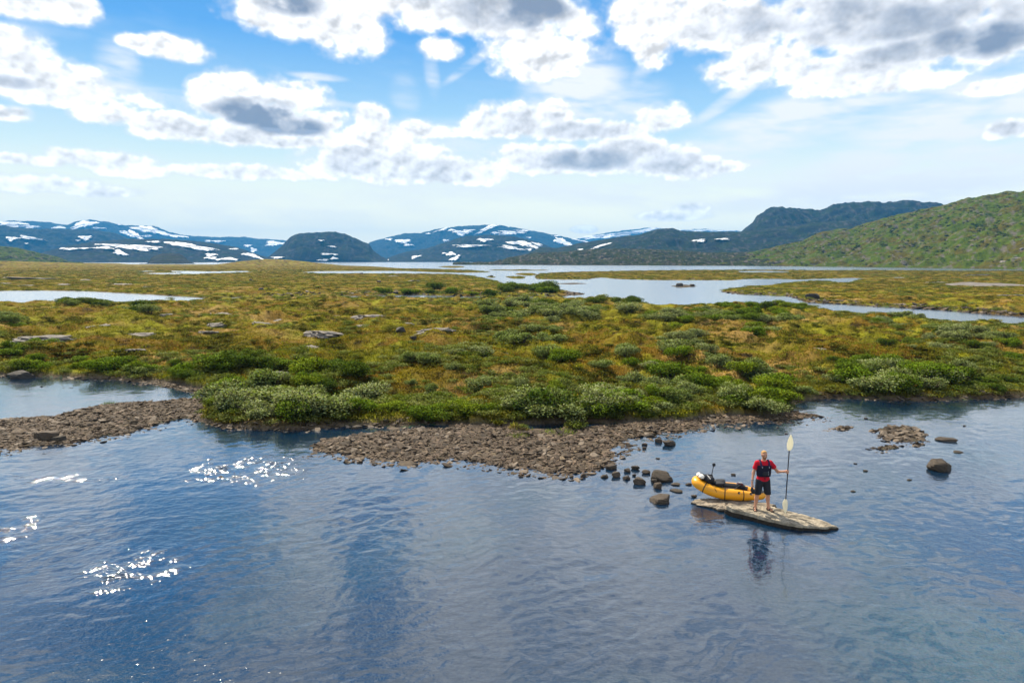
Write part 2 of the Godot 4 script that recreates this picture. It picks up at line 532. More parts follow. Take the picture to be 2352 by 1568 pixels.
func mound(x: float, z: float) -> float:
	var h := 0.0
	for m in MOUNDS:
		var dx: float = x - m[0]
		var dz: float = -z - m[1]
		var q: float = (dx * dx + dz * dz * 0.6) / (m[2] * m[2])
		if q < 6.0:
			h += m[3] * exp(-q)
	return h

func build_ground() -> void:
	land.resize(NT * NR)
	kind_map.resize(NT * NR)
	for p in [MAIN, UPPER, EAST]:
		fill_polygon(p, land, 1)
	for p in ISLETS:
		fill_polygon(p, land, 1)
	for p in [PUDDLE, POND, POND_B, POND_C, POND_D]:
		fill_polygon(p, land, 0)
	for p in SHOALS:
		fill_polygon(p, land, 1)
		fill_polygon(p, kind_map, 1)
	for p in GRAVEL:
		fill_polygon(p, kind_map, 1)
	var inside := distance_to(0)
	var outside := distance_to(1)
	sd.resize(NT * NR)
	hgt.resize(NT * NR)
	for i in NT:
		for j in NR:
			var k := i * NR + j
			var a := 0.0
			var c := 0
			for di in range(maxi(0, i - 1), mini(NT, i + 2)):
				for dj in range(maxi(0, j - 1), mini(NR, j + 2)):
					a += inside[di * NR + dj] - outside[di * NR + dj]
					c += 1
			sd[k] = a / c * exp(LR0 + j * DL)
	var v := PackedVector3Array()
	var col := PackedColorArray()
	v.resize(NT * NR)
	col.resize(NT * NR)
	for i in NT:
		var th := TH0 + i * DT
		var st := sin(th)
		var ct := cos(th)
		for j in NR:
			var k := i * NR + j
			var r := exp(LR0 + j * DL)
			var x := r * st
			var z := -r * ct
			var s := sd[k] + n_fine.get_noise_2d(x, z) * minf(0.3, 0.12 + absf(sd[k]) * 0.2)
			if kind_map[k] == 1 and r < 60.0:
				s += 0.9 * n_col2.get_noise_2d(x * 1.4, z * 1.4)
			sd[k] = s
			var h := 0.0
			if s > 0.0:
				if kind_map[k] == 1:
					h = 0.01 + 0.10 * (1.0 - exp(-s / 1.1)) + 0.05 * n_fine.get_noise_2d(x * 1.7, z * 1.7) * minf(1.0, s)
				else:
					var far := clampf((r - 110.0) / 110.0, 0.0, 1.0)
					h = lerpf(0.30, 0.14, far) * smoothstep(0.0, 0.9, s) + lerpf(0.85, 0.10, far) * (1.0 - exp(-s / 14.0))
					h += (n_hum.get_noise_2d(x, z) * 1.2 + 0.34 * n_col2.get_noise_2d(x * 0.8, z * 0.8)) * smoothstep(0.4, 6.0, s) * lerpf(1.0, 0.14, far) + 0.10 * n_fine.get_noise_2d(x, z) * minf(1.0, s)
					h += mound(x, z) * smoothstep(0.0, 30.0, s)
					h = maxf(h, 0.08 * minf(1.0, s))
			else:
				h = -minf(1.7, 0.16 * pow(-s, 0.85)) + 0.05 * n_fine.get_noise_2d(x * 1.3, z * 1.3) * minf(1.0, -s)
			hgt[k] = h
			v[k] = Vector3(x, h, z)
			col[k] = ground_color(x, z, s, h, kind_map[k])
	var idx := PackedInt32Array()
	idx.resize((NT - 1) * (NR - 1) * 6)
	var o := 0
	for i in NT - 1:
		for j in NR - 1:
			var k := i * NR + j
			idx[o] = k
			idx[o + 1] = k + 1
			idx[o + 2] = k + NR
			idx[o + 3] = k + NR
			idx[o + 4] = k + 1
			idx[o + 5] = k + NR + 1
			o += 6
	var n := PackedVector3Array()
	n.resize(NT * NR)
	for i in NT:
		for j in NR:
			var a := v[mini(NT - 1, i + 1) * NR + j] - v[maxi(0, i - 1) * NR + j]
			var b := v[i * NR + mini(NR - 1, j + 1)] - v[i * NR + maxi(0, j - 1)]
			n[i * NR + j] = a.cross(-b).normalized() * -1.0
			if n[i * NR + j].y < 0.0:
				n[i * NR + j] = -n[i * NR + j]
	var g := part("ground", mesh_of(v, n, idx, col), M.ground, self)
	tag(g, "brown and olive heath islands with mossy hummocks around the river", "ground", "", "structure")

func mixc(a: Color, b: Color, t: float) -> Color:
	return a.lerp(b, clampf(t, 0.0, 1.0))

func ground_color(x: float, z: float, s: float, h: float, gravel: int) -> Color:
	var a := n_col.get_noise_2d(x, z)
	var b := n_col2.get_noise_2d(x, z)
	if s < 0.0:
		var stone := mixc(Color(0.045, 0.034, 0.014), Color(0.10, 0.076, 0.036), 0.5 + b)
		# weed grows in patches on the stones, thickest off the point of the slab
		var dx := x - 11.0
		var dz := z + 12.5
		return mixc(stone, Color(0.03, 0.30, 0.16), 1.2 * exp(-(dx * dx / 26.0 + dz * dz / 20.0)) + 0.9 * a)
	if gravel == 1:
		return mixc(Color(0.085, 0.07, 0.05), Color(0.17, 0.14, 0.105), 0.5 + b)
	var rust := Color(0.235, 0.145, 0.018)
	var olive := Color(0.20, 0.20, 0.016)
	var moss := Color(0.31, 0.31, 0.022)
	var straw := Color(0.44, 0.30, 0.10)
	var peat := Color(0.045, 0.032, 0.013)
	var c := mixc(rust, olive, 0.5 + a * 1.6)
	c = mixc(c, moss, (b + 0.04) * 2.6 + a * 0.8)
	c = mixc(c, straw, (n_col.get_noise_2d(z * 0.9 + 300.0, x * 0.6) - 0.10) * 2.4 + (0.25 if x > 12.0 and s > 3.0 and z > -80.0 else 0.0))
	c = mixc(c, rust * 0.85, smoothstep(3.0, 12.0, s) * (0.18 + 1.0 * n_col.get_noise_2d(x * 0.5 - 70.0, z * 0.9)))
	c = mixc(c, peat, (n_col2.get_noise_2d(x * 0.8 + 90.0, z * 1.3) - 0.13) * 2.8)
	# cut peat bank and stones along the shore line
	return mixc(mixc(Color(0.10, 0.07, 0.045), Color(0.2, 0.16, 0.12), 0.5 + b * 1.5), c, (s - 0.35) / 0.5 + b * 0.4)

# ---------------------------------------------------------------- water
const RIPPLES := [[575, 1078, 150, 30, 1.3, "glittering riffle at the tip of the broad gravel bar"], [300, 1308, 95, 40, 1.25, "sparkling boil of current in the deep blue water"], [15, 1222, 62, 40, 1.3, "sparkling riffle upstream of the deep blue water"], [130, 1100, 150, 12, 0.8, "thin line of broken water off the gravel spit"]]

func build_water() -> void:
	var ripple := []
	for r in RIPPLES:
		var p := on_plane(r[0], r[1])
		var q := on_plane(r[0] + r[2], r[1])
		var t := on_plane(r[0], r[1] - r[3])
		ripple.append([p.x, p.z, q.x - p.x, absf(t.z - p.z), r[4], r[5]])
	var near := PackedFloat32Array()
	var l := log(6.5)
	while l < log(62.0):
		near.append(l)
		l += 0.004 if l < log(48.0) else 0.008
	var wide := PackedFloat32Array([near[near.size() - 1]])
	while l < log(2580.0):
		wide.append(l)
		l += 0.01 if l < log(110.0) else 0.03
	var river := water_sheet(near, 0.20, 0.06, true)
	tag(river, "rippled blue river water mirroring the clouds", "water", "", "structure")
	for c in ripple:
		riffle(c)
	var lake := water_sheet(wide, 0.06, 0.2, false)
	lake.name = "lake"
	tag(lake, "calm silvery lake and side channels mirroring the low sky", "water", "", "structure")

var w1 := fbm(61, 0.55, 2)
var w2 := fbm(62, 1.7, 2)
var w3 := fbm(63, 0.16, 2)
var w4 := fbm(64, 8.0, 2, 0.6)

func wave_height(x: float, z: float, r: float) -> float:
	if r > 100.0:
		return 0.0
	var calm := clampf(1.0 + 1.1 * w3.get_noise_2d(x, z), 0.3, 1.6) * clampf((100.0 - r) / 60.0, 0.0, 1.0)
	var zz := z + 0.35 * x
	return calm * (0.007 * w1.get_noise_2d(x * 0.7, zz) + 0.0075 * w2.get_noise_2d(x * 0.75, zz + 0.3 * w1.get_noise_2d(x, z)))

func riffle(c: Array) -> void:
	# broken water where the current runs over stones: a fine grid laid on the river, its edge sinking into it
	var cell := 0.021
	var hx: float = c[2] * 1.7
	var hz: float = c[3] * 1.7
	var nx := int(hx * 2.0 / cell)
	var nz := int(hz * 2.0 / cell)
	var v := PackedVector3Array()
	var uv := PackedVector2Array()
	v.resize(nx * nz)
	uv.resize(nx * nz)
	for i in nx:
		for j in nz:
			var x: float = c[0] - hx + i * cell
			var z: float = c[1] - hz + j * cell
			var dx: float = (x - c[0]) / c[2]
			var dz: float = (z - c[1]) / c[3]
			var e := exp(-(dx * dx + dz * dz) * 1.25) * clampf(0.6 + 1.6 * w2.get_noise_2d(x * 0.5 + 9.0, z * 0.8), 0.0, 1.6)
			var zz := z + 0.35 * x
			var y := wave_height(x, z, 20.0) - 0.012 + 0.05 * minf(e, 0.3)
			y += e * c[4] * (0.045 * w2.get_noise_2d(x + 40.0, zz) + 0.030 * w4.get_noise_2d(x * 0.6, z))
			v[i * nz + j] = Vector3(x, y, z)
			uv[i * nz + j] = Vector2(x, z)
	var idx := PackedInt32Array()
	for i in nx - 1:
		for j in nz - 1:
			var k := i * nz + j
			idx.append_array([k, k + nz, k + 1, k + nz, k + nz + 1, k + 1])
	var n := smooth_normals(v, idx)
	for k in n.size():
		if n[k].y < 0.0:
			n[k] = -n[k]
	var o := part("riffle", mesh_of(v, n, idx, PackedColorArray(), uv), M.river, self)
	tag(o, c[5], "water", "", "structure")

func water_sheet(lr: PackedFloat32Array, ruffle: float, rough_: float, clear: bool) -> MeshInstance3D:
	var nl := lr.size()
	var nt := 541
	var v := PackedVector3Array()
	var uv := PackedVector2Array()
	v.resize(nt * nl)
	uv.resize(nt * nl)
	for i in nt:
		var th := -0.9 + 1.8 * i / (nt - 1)
		var st := sin(th)
		var ct := cos(th)
		for j in nl:
			var r := exp(lr[j])
			var x := r * st
			var z := -r * ct
			var y := wave_height(x, z, r)
			var k := i * nl + j
			v[k] = Vector3(x, y, z)
			uv[k] = Vector2(x, z)
	var idx := PackedInt32Array()
	idx.resize((nt - 1) * (nl - 1) * 6)
	var o := 0
	for i in nt - 1:
		for j in nl - 1:
			var k := i * nl + j
			idx[o] = k
			idx[o + 1] = k + 1
			idx[o + 2] = k + nl
			idx[o + 3] = k + nl
			idx[o + 4] = k + 1
			idx[o + 5] = k + nl + 1
			o += 6
	var n := PackedVector3Array()
	n.resize(nt * nl)
	for i in nt:
		for j in nl:
			var a := v[mini(nt - 1, i + 1) * nl + j] - v[maxi(0, i - 1) * nl + j]
			var b := v[i * nl + mini(nl - 1, j + 1)] - v[i * nl + maxi(0, j - 1)]
			var c := a.cross(b).normalized()
			n[i * nl + j] = c if c.y > 0.0 else -c
	var m := StandardMaterial3D.new()
	if clear:
		m.transparency = BaseMaterial3D.TRANSPARENCY_ALPHA
	var body := lin(0.002, 0.027, 0.070)
	body.a = 0.7
	m.clearcoat_enabled = true
	m.clearcoat = 1.0
	m.clearcoat_roughness = rough_
	m.albedo_color = body
	m.roughness = rough_
	m.metallic_specular = 0.7
	m.normal_enabled = true
	m.normal_texture = noise_tex(71, 0.02, 4, Color.BLACK, Color.WHITE, 1024, true, 9.0)
	m.normal_scale = ruffle
	m.uv1_scale = Vector3(1.0 / 9.0, 1.0 / 6.0, 1.0)
	if clear:
		M.river = m
	return part("river", mesh_of(v, n, idx, PackedColorArray(), uv), m, self)

# ---------------------------------------------------------------- mountains
var peak := {}

func profile_at(p: PackedVector2Array, th: float) -> float:
	if th <= p[0].x or th >= p[p.size() - 1].x:
		return 0.0
	var k := 0
	while p[k + 1].x < th:
		k += 1
	var t := (th - p[k].x) / maxf(1e-6, p[k + 1].x - p[k].x)
	var m0 := (p[mini(k + 1, p.size() - 1)].y - p[maxi(k - 1, 0)].y) * 0.5
	var m1 := (p[mini(k + 2, p.size() - 1)].y - p[k].y) * 0.5
	return maxf(0.0, cubic_interpolate(p[k].y, p[k + 1].y, p[k].y - m0, p[k + 1].y + m1, t) * 0.35 + lerpf(p[k].y, p[k + 1].y, t) * 0.65)

func peak_point(m: Dictionary, th: float, t: float) -> Vector3:
	# t runs from the foot (0) over the crest (1) to the far side
	var ridge: float = m.ridge
	var foot: float = m.foot
	if m.has("foot2"):
		foot = lerpf(m.foot, m.foot2, clampf((th - m.th0) / (m.th1 - m.th0), 0.0, 1.0))
		ridge = lerpf(m.ridge, m.ridge2, clampf((th - m.th0) / (m.th1 - m.th0), 0.0, 1.0))
	var e := profile_at(m.profile, th)
	var nz: FastNoiseLite = m.noise
	e *= 1.0 + 0.03 * nz.get_noise_2d(th * 70.0, t * 3.0) * smoothstep(0.6, 1.0, t)
	var top := EYE * smoothstep(0.0, 0.004, e) + e * ridge
	var r := lerpf(foot, ridge, t)
	var x := r * sin(th)
	var z := -r * cos(th)
	if t > 1.0:
		var drop := (t - 1.0) * 3.0
		return Vector3(x, maxf(-3.0, top * (1.0 - drop * drop) - drop * 4.0), z)
	var shape: float = pow(t, m.power) * (1.0 - m.bulge * sin(t * PI))
	var s: float = m.scale
	var rough := nz.get_noise_2d(x / s, z / s) + 0.45 * nz.get_noise_2d(x * 3.1 / s, z * 3.1 / s + 77.0)
	# no bump in front may stand above the crest line
	var h := top * clampf(shape + m.rough * rough * sin(PI * minf(t, 0.97)), 0.0, 0.985 if t < 0.97 else 1.0)
	if m.crag > 0.0 and t > 0.02 and t < 0.93:
		# ledges: level ground that breaks off in short steps
		var g := nz.get_noise_2d(x / 60.0, z / 34.0 + h / 40.0)
		h += m.crag * (g + 0.5 * maxf(0.0, nz.get_noise_2d(x / 11.0 + 40.0, z / 9.0)))
	h = minf(h, EYE + (top - EYE) * r / ridge * (0.995 if t < 1.0 else 1.0)) if top > EYE else h
	return Vector3(x, h - (2.0 if t <= 0.0 else 0.0), z)

func mountain(called: String, pix: Array, foot: float, ridge: float, opt: Dictionary, label: String) -> MeshInstance3D:
	var prof := PackedVector2Array()
	for k in range(0, pix.size(), 2):
		var d := ray(pix[k], pix[k + 1])
		prof.append(Vector2(atan2(d.x, -d.z), maxf(0.0, d.y / Vector2(d.x, d.z).length())))
	var m := {"profile": prof, "foot": foot, "ridge": ridge, "power": 0.8, "bulge": 0.0, "rough": 0.20, "scale": 160.0, "grain": 1.0, "crag": 0.0, "th0": prof[0].x, "th1": prof[prof.size() - 1].x}
	m.noise = fbm(int(foot) % 97 + pix.size(), 1.0, 5, 0.55)
	m.merge(opt, true)
	var nt := int(clampf((prof[prof.size() - 1].x - prof[0].x) / 0.0011, 60, 700))
	var ns: int = opt.get("steps", 70)
	var v := PackedVector3Array()
	var col := PackedColorArray()
	for i in nt + 1:
		var th: float = lerpf(m.th0, m.th1, i / float(nt))
		for j in ns + 9:
			var t := j / float(ns)
			var p := peak_point(m, th, t)
			v.append(p)
			var gr: float = m.grain
			var nzc := n_col.get_noise_2d(p.x * 0.16 * gr, p.z * 0.16 * gr)
			var nzf := n_col2.get_noise_2d(p.x * 0.09 * gr, (p.z * 0.09 + p.y * 0.12) * gr)
			var c: Color = mixc(m.rock, m.green, 0.5 + nzc * 2.2 + m.lush)
			c = mixc(c, m.bare, (nzf - 0.14) * 3.0)
			col.append(c)
	var idx := PackedInt32Array()
	var w := ns + 9
	for i in nt:
		for j in w - 1:
			var k := i * w + j
			idx.append_array([k, k + 1, k + w, k + w, k + 1, k + w + 1])
	var nn := smooth_normals(v, idx)
	for k in nn.size():
		if nn[k].y < 0.0:
			nn[k] = -nn[k]
	var o := part(called, mesh_of(v, nn, idx, col), M.mountain, self)
	tag(o, label, called, "", "structure")
	o.set_meta("data", m)
	return o

func find_on(m: Dictionary, u: float, v: float) -> Vector2:
	var d := ray(u, v)
	var th := atan2(d.x, -d.z)
	var e := d.y / Vector2(d.x, d.z).length()
	for k in 33:
		var t := k / 32.0
		var p := peak_point(m, th, t)
		if (p.y - EYE) / Vector2(p.x, p.z).length() >= e:
			var lo := maxf(0.0, t - 1.0 / 32.0)
			for q in 4:
				var mid := (lo + t) * 0.5
				p = peak_point(m, th, mid)
				if (p.y - EYE) / Vector2(p.x, p.z).length() >= e:
					t = mid
				else:
					lo = mid
			return Vector2(th, t)
	return Vector2(th, 0.985)

func snow(o: MeshInstance3D, patches: Array) -> void:
	var m: Dictionary = o.get_meta("data")
	for q in patches:
		var v := PackedVector3Array()
		var idx := PackedInt32Array()
		var nr := 5
		var na := 44
		var ph: float = q[0] * 0.37
		for r in nr + 1:
			for a in na:
				var ang := TAU * a / na
				var rad := r / float(nr) * (1.0 + 0.42 * sin(ang * 3.0 + ph) * absf(sin(ang * 2.0 + ph * 2.0)) + 0.28 * n_fine.get_noise_2d(cos(ang) * 2.2 + ph * 3.0, sin(ang) * 2.2) + 0.22 * n_fine.get_noise_2d(cos(ang) * 7.0 + ph, sin(ang) * 7.0))
				var du: float = cos(ang) * rad * q[2] * 1.45
				var dv: float = sin(ang) * rad * q[3] * 1.4 + du * (q[4] if q.size() > 4 else 0.0)
				var c := find_on(m, q[0] + du, q[1] + dv)
				var p := peak_point(m, c.x, c.y)
				var k: float = m.ridge / 900.0
				var away := Vector3(p.x, 0, p.z).normalized()
				v.append(p + Vector3.UP * (0.5 + 0.3 * k) * (1.0 if r < nr else 0.2) - away * k * 4.0 * (1.0 if r < nr else 0.2))
		for r in nr:
			for a in na:
				var a2 := (a + 1) % na
				idx.append_array([r * na + a, (r + 1) * na + a, r * na + a2, r * na + a2, (r + 1) * na + a, (r + 1) * na + a2])
		var nn := smooth_normals(v, idx)
		for k in nn.size():
			if nn[k].y < 0.0:
				nn[k] = -nn[k]
		part("snow_patch", mesh_of(v, nn, idx), M.snow, o)

func build_mountains() -> void:
	var far := {"rock": Color(0.030, 0.036, 0.038), "green": Color(0.034, 0.048, 0.024), "bare": Color(0.09, 0.088, 0.085), "lush": 0.0, "scale": 420.0}
	var dark := {"rock": Color(0.030, 0.036, 0.038), "green": Color(0.034, 0.048, 0.024), "bare": Color(0.09, 0.088, 0.085), "lush": 0.0, "scale": 260.0}
	var lush := {"rock": Color(0.112, 0.098, 0.011), "green": Color(0.085, 0.125, 0.006), "bare": Color(0.17, 0.15, 0.125), "lush": 0.25, "scale": 90.0, "rough": 0.08, "power": 0.9, "steps": 170, "grain": 2.2, "crag": 5.5}
	var e := mountain("mountain", [1300, 560, 1329, 547, 1368, 539, 1438, 528, 1501, 522, 1519, 525, 1545, 530, 1571, 528, 1620, 525, 1641, 528, 1694, 530, 1740, 545, 1790, 575], 7300, 8200, far, "far pale mountain almost covered by a long snowfield")
	snow(e, [[1400, 541, 62, 3.2, -.10], [1470, 531, 40, 2.2, -.12], [1500, 525, 16, 1.2, -.1], [1665, 530, 30, 1.8, 0], [1605, 530, 28, 1.5, 0]])
	var a1 := mountain("mountain", [-700, 520, -150, 512, -60, 520, 0, 510, 21, 506, 105, 509, 135, 514, 151, 516, 169, 509, 207, 504, 246, 510, 281, 517, 352, 519, 373, 526, 387, 533, 422, 540, 485, 544, 563, 544, 580, 547, 650, 551, 690, 560, 760, 590], 6000, 7000, far, "long blue mountain ridge with broad snowfields")
	snow(a1, [[34, 514, 20, 2.6], [8, 513, 9, 2.5], [40, 520, 22, 1.6], [72, 522, 14, 2.4], [135, 523, 11, 2.2], [188, 517, 20, 5.5, -.2], [224, 525, 12, 1.4], [340, 528, 26, 5, .18], [305, 540, 18, 5.5, .35], [335, 543, 10, 1.8], [398, 542, 18, 2.2, .12], [500, 555, 10, 1.8], [480, 554, 8, 1.4], [632, 560, 16, 4], [582, 575, 5, 4], [568, 565, 6, 2], [276, 516, 6, 1]])
	var a2 := mountain("mountain", [-700, 548, -200, 524, -60, 515, 0, 517, 60, 524, 148, 526, 211, 526, 264, 535, 292, 547, 330, 570, 370, 590], 3900, 4400, dark, "dark blue mountain shoulder with scattered snow below the far ridge")
	snow(a2, [[24, 549, 9, 4], [72, 548, 22, 2.6, .14], [196, 547, 10, 4], [178, 553, 4, 1.2], [60, 560, 3, 1]])
	var a3 := mountain("mountain", [40, 596, 137, 568, 211, 556, 299, 548, 387, 549, 475, 556, 545, 568, 598, 586, 640, 597], 2500, 3000, dark, "low broad grey mountain streaked with snow above the lake")
	snow(a3, [[160, 572, 17, 1.8], [193, 571, 7, 1.3], [235, 570, 19, 2], [300, 567, 46, 4.0, .07], [352, 572, 10, 1.6], [274, 581, 10, 4, .2], [352, 556, 12, 1.5], [425, 562, 30, 2.6, .16], [452, 569, 36, 3.0, .12], [478, 575, 8, 1.6], [482, 586, 9, 3], [486, 593, 9, 2], [525, 595, 16, 2.2], [578, 587, 15, 3, .25], [538, 572, 7, 1], [500, 597, 5, 1.5]])
	var b := mountain("mountain", [590, 597, 612, 592, 643, 568, 665, 545, 686, 535, 735, 533, 756, 532, 770, 532, 791, 537, 805, 542, 830, 553, 848, 560, 856, 574, 876, 589, 900, 597], 2600, 2900, dark.merged({"power": 0.7, "rough": 0.22, "lush": -0.1}), "steep flat-topped blue mountain standing on the lake shore")
	snow(b, [[738, 553, 5, 1], [763, 567, 8, 1.2, .1], [752, 584, 12, 1.3], [742, 598, 9, 1.6], [766, 594, 6, 2], [770, 585, 4, 1.2], [636, 592, 9, 1.6]])
	var c := mountain("mountain", [820, 590, 849, 556, 911, 540, 928, 536, 964, 535, 1016, 523, 1087, 517, 1132, 516, 1174, 521, 1227, 531, 1280, 540, 1329, 551, 1385, 561, 1440, 590], 5100, 6000, far, "high rounded blue mountain with a snow streak below its summit")
	snow(c, [[1122, 524, 22, 3.4, -.45], [1060, 535, 14, 4], [1078, 530, 8, 1.8], [1176, 535, 22, 3], [1200, 530, 14, 1.4], [1140, 536, 11, 1.6], [1014, 528, 12, 1.4, -.3], [1037, 529, 7, 1.6], [1292, 556, 15, 5, .35], [1340, 553, 14, 2.4, .2], [926, 555, 12, 4], [938, 563, 8, 1.6], [894, 550, 5, 2], [1216, 546, 4, 1], [1024, 553, 5, 2], [984, 537, 4, 1], [1280, 542, 8, 1]])
	var d := mountain("mountain", [840, 598, 876, 596, 928, 579, 981, 570, 1016, 558, 1069, 542, 1122, 539, 1174, 542, 1227, 553, 1262, 565, 1290, 579, 1340, 597], 2900, 3400, dark, "dark mountain with white snow patches at the head of the lake")
	snow(d, [[1111, 552, 11, 3], [1076, 565, 24, 2.4], [1205, 561, 22, 4.2, .18], [1175, 570, 20, 2.6, .15], [1234, 561, 9, 2.2, .25], [1216, 573, 5, 1.6], [1036, 583, 7, 3], [1020, 582, 4, 1.2], [1046, 593, 8, 3.5, -.4], [955, 590, 8, 2, -.2], [867, 597, 14, 1.6, -.05]])
	var g := mountain("mountain", [1650, 570, 1704, 531, 1729, 510, 1739, 495, 1768, 477, 1792, 474, 1840, 478, 1887, 482, 1912, 470, 1947, 465, 2010, 461, 2035, 465, 2088, 459, 2123, 464, 2151, 463, 2172, 469, 2260, 480, 2500, 500, 2900, 540], 2050, 2500, dark.merged({"lush": 0.1, "power": 0.75, "rough": 0.2}), "dark blue mountain ending in a steep cliff")
	var f := mountain("mountain", [1190, 598, 1238, 568, 1280, 569, 1333, 558, 1403, 547, 1473, 537, 1508, 527, 1544, 523, 1560, 529, 1613, 532, 1683, 532, 1704, 531, 1780, 522, 1860, 512, 1950, 505, 2050, 512, 2200, 540], 1700, 2150, dark.merged({"lush": 0.3}, true), "dark forest-green ridge with a single rounded top")
	snow(f, [[1375, 567, 20, 1.6, -.35], [1608, 553, 10, 2.4], [1660, 550, 12, 1.4], [1334, 574, 4, 1.5]])
	mountain("hill", [1040, 604, 1080, 598, 1150, 594, 1230, 580, 1290, 578, 1350, 572, 1430, 570, 1530, 573, 1640, 580, 1760, 577, 1850, 572, 1950, 570, 2100, 575, 2300, 580], 1080, 1450, lush.merged({"rock": Color(0.05, 0.05, 0.035), "green": Color(0.05, 0.062, 0.02), "foot2": 820.0, "ridge2": 1300.0, "rough": 0.12}, true), "low rocky green shore slope across the lake")
	var h := mountain("hill", [1560, 600, 1700, 585, 1780, 566, 1841, 553, 1877, 535, 1929, 525, 1954, 525, 1982, 514, 2050, 496, 2123, 479, 2175, 470, 2193, 461, 2263, 447, 2316, 440, 2352, 436, 2500, 415, 2700, 400, 2900, 395], 1020, 1350, lush.merged({"foot2": 560.0, "ridge2": 1000.0, "steps": 170}, true), "green hillside strewn with boulders rising beyond the lake")
	mountain("hill", [320, 603.5, 335, 598, 352, 588, 373, 581, 411, 582, 429, 593, 447, 603.5], 1500, 1720, dark.merged({"rough": 0.04, "scale": 60.0}, true), "small dark round hill rising out of the lake")
	mountain("hill", [-700, 540, -200, 556, 0, 565, 35, 568, 105, 584, 158, 595, 190, 600], 1250, 1700, lush.merged({"rock": Color(0.03, 0.04, 0.02), "lush": 0.4}, true), "smooth green hill slope falling towards the lake")
	hillside_boulders(h)

func hillside_boulders(h: MeshInstance3D) -> void:
	var m: Dictionary = h.get_meta("data")
	var r := RandomNumberGenerator.new()
	r.seed = 19
	var kinds := []
	for k in 6:
		kinds.append(rock_mesh(300 + k, 9, 7, 0.7, [Color(0.40, 0.36, 0.31), Color(0.22, 0.2, 0.18), Color(0.09, 0.085, 0.07)][k % 3]))
	var spots := [[2256, 492, 9], [2300, 494, 5], [2315, 515, 12], [2240, 540, 9], [2175, 540, 10], [2155, 548, 7], [2120, 553, 8], [2200, 566, 7], [2235, 564, 6], [2280, 590, 14], [2310, 600, 15], [2250, 600, 12], [2205, 598, 10], [2100, 607, 9], [1980, 598, 8], [1940, 590, 8], [1820, 594, 12], [1800, 597, 9], [1770, 600, 7], [1760, 594, 6], [2350, 570, 10], [2335, 592, 14], [1970, 548, 8], [1945, 560, 7], [1905, 560, 6], [1890, 578, 6]]
	while spots.size() < 130:
		spots.append([r.randf_range(1650, 2351), r.randf_range(440, 611), r.randf_range(2.0, 6.0)])
	for s in spots:
		var c := find_on(m, s[0], s[1])
		if c.y > 0.94 or c.y < 0.01:
			continue
		var p := peak_point(m, c.x, c.y)
		var size: float = s[2] * Vector2(p.x, p.z).length() / PX
		var pale := r.randi() % 3
		var o := part("boulder", kinds[pale + 3 * (r.randi() % 2)], M.stone, self)
		o.position = p - Vector3.UP * size * 0.15
		o.rotation = Vector3(r.randf_range(-.3, .3), r.randf_range(0, TAU), r.randf_range(-.3, .3))
		o.scale = Vector3(size * r.randf_range(.9, 1.5), size * r.randf_range(.4, .8), size)
		var tone := pale
		var word := "large " if size > 5.0 else "small " if size < 2.4 else ""
		tag(o, word + ["pale", "grey", "dark"][tone] + (" low" if o.scale.y < size * 0.55 else " upright") + " boulder on the green hillside beyond the lake", "boulder", "boulders on the hillside")
	# scrub between the boulders, too far off to count
	var mm := MultiMesh.new()
	mm.transform_format = MultiMesh.TRANSFORM_3D
	mm.use_colors = true
	mm.mesh = shrub_mesh(902, 260, 0.5, 0.16)
	mm.instance_count = 3000
	for k in 3000:
		var th := 0.0
		var t := 0.0
		var p := Vector3.ZERO
		for q in 6:
			# thickets gather in the folds
			th = r.randf_range(m.th0 + 0.05, 0.7)
			t = pow(r.randf(), 0.8) * 0.97 + 0.01
			p = peak_point(m, th, t)
			if n_col.get_noise_2d(p.x * 0.3, p.z * 0.3 + p.y) > 0.12:
				break
		var s := r.randf_range(1.2, 4.2)
		mm.set_instance_transform(k, Transform3D(Basis(Vector3.UP, r.randf() * TAU).scaled(Vector3(s * 1.4, s * 0.55, s)), p - Vector3.UP * 0.2 * s))
		var g := r.randf()
		mm.set_instance_color(k, mixc(Color(0.045, 0.085, 0.010), Color(0.12, 0.095, 0.015), g))
	var mi := MultiMeshInstance3D.new()
	mi.name = "scrub"
	mi.multimesh = mm
	mi.material_override = M.leaf
	add_child(mi)
	tag(mi, "low green and rusty scrub covering the hillside beyond the lake", "scrub", "", "stuff")

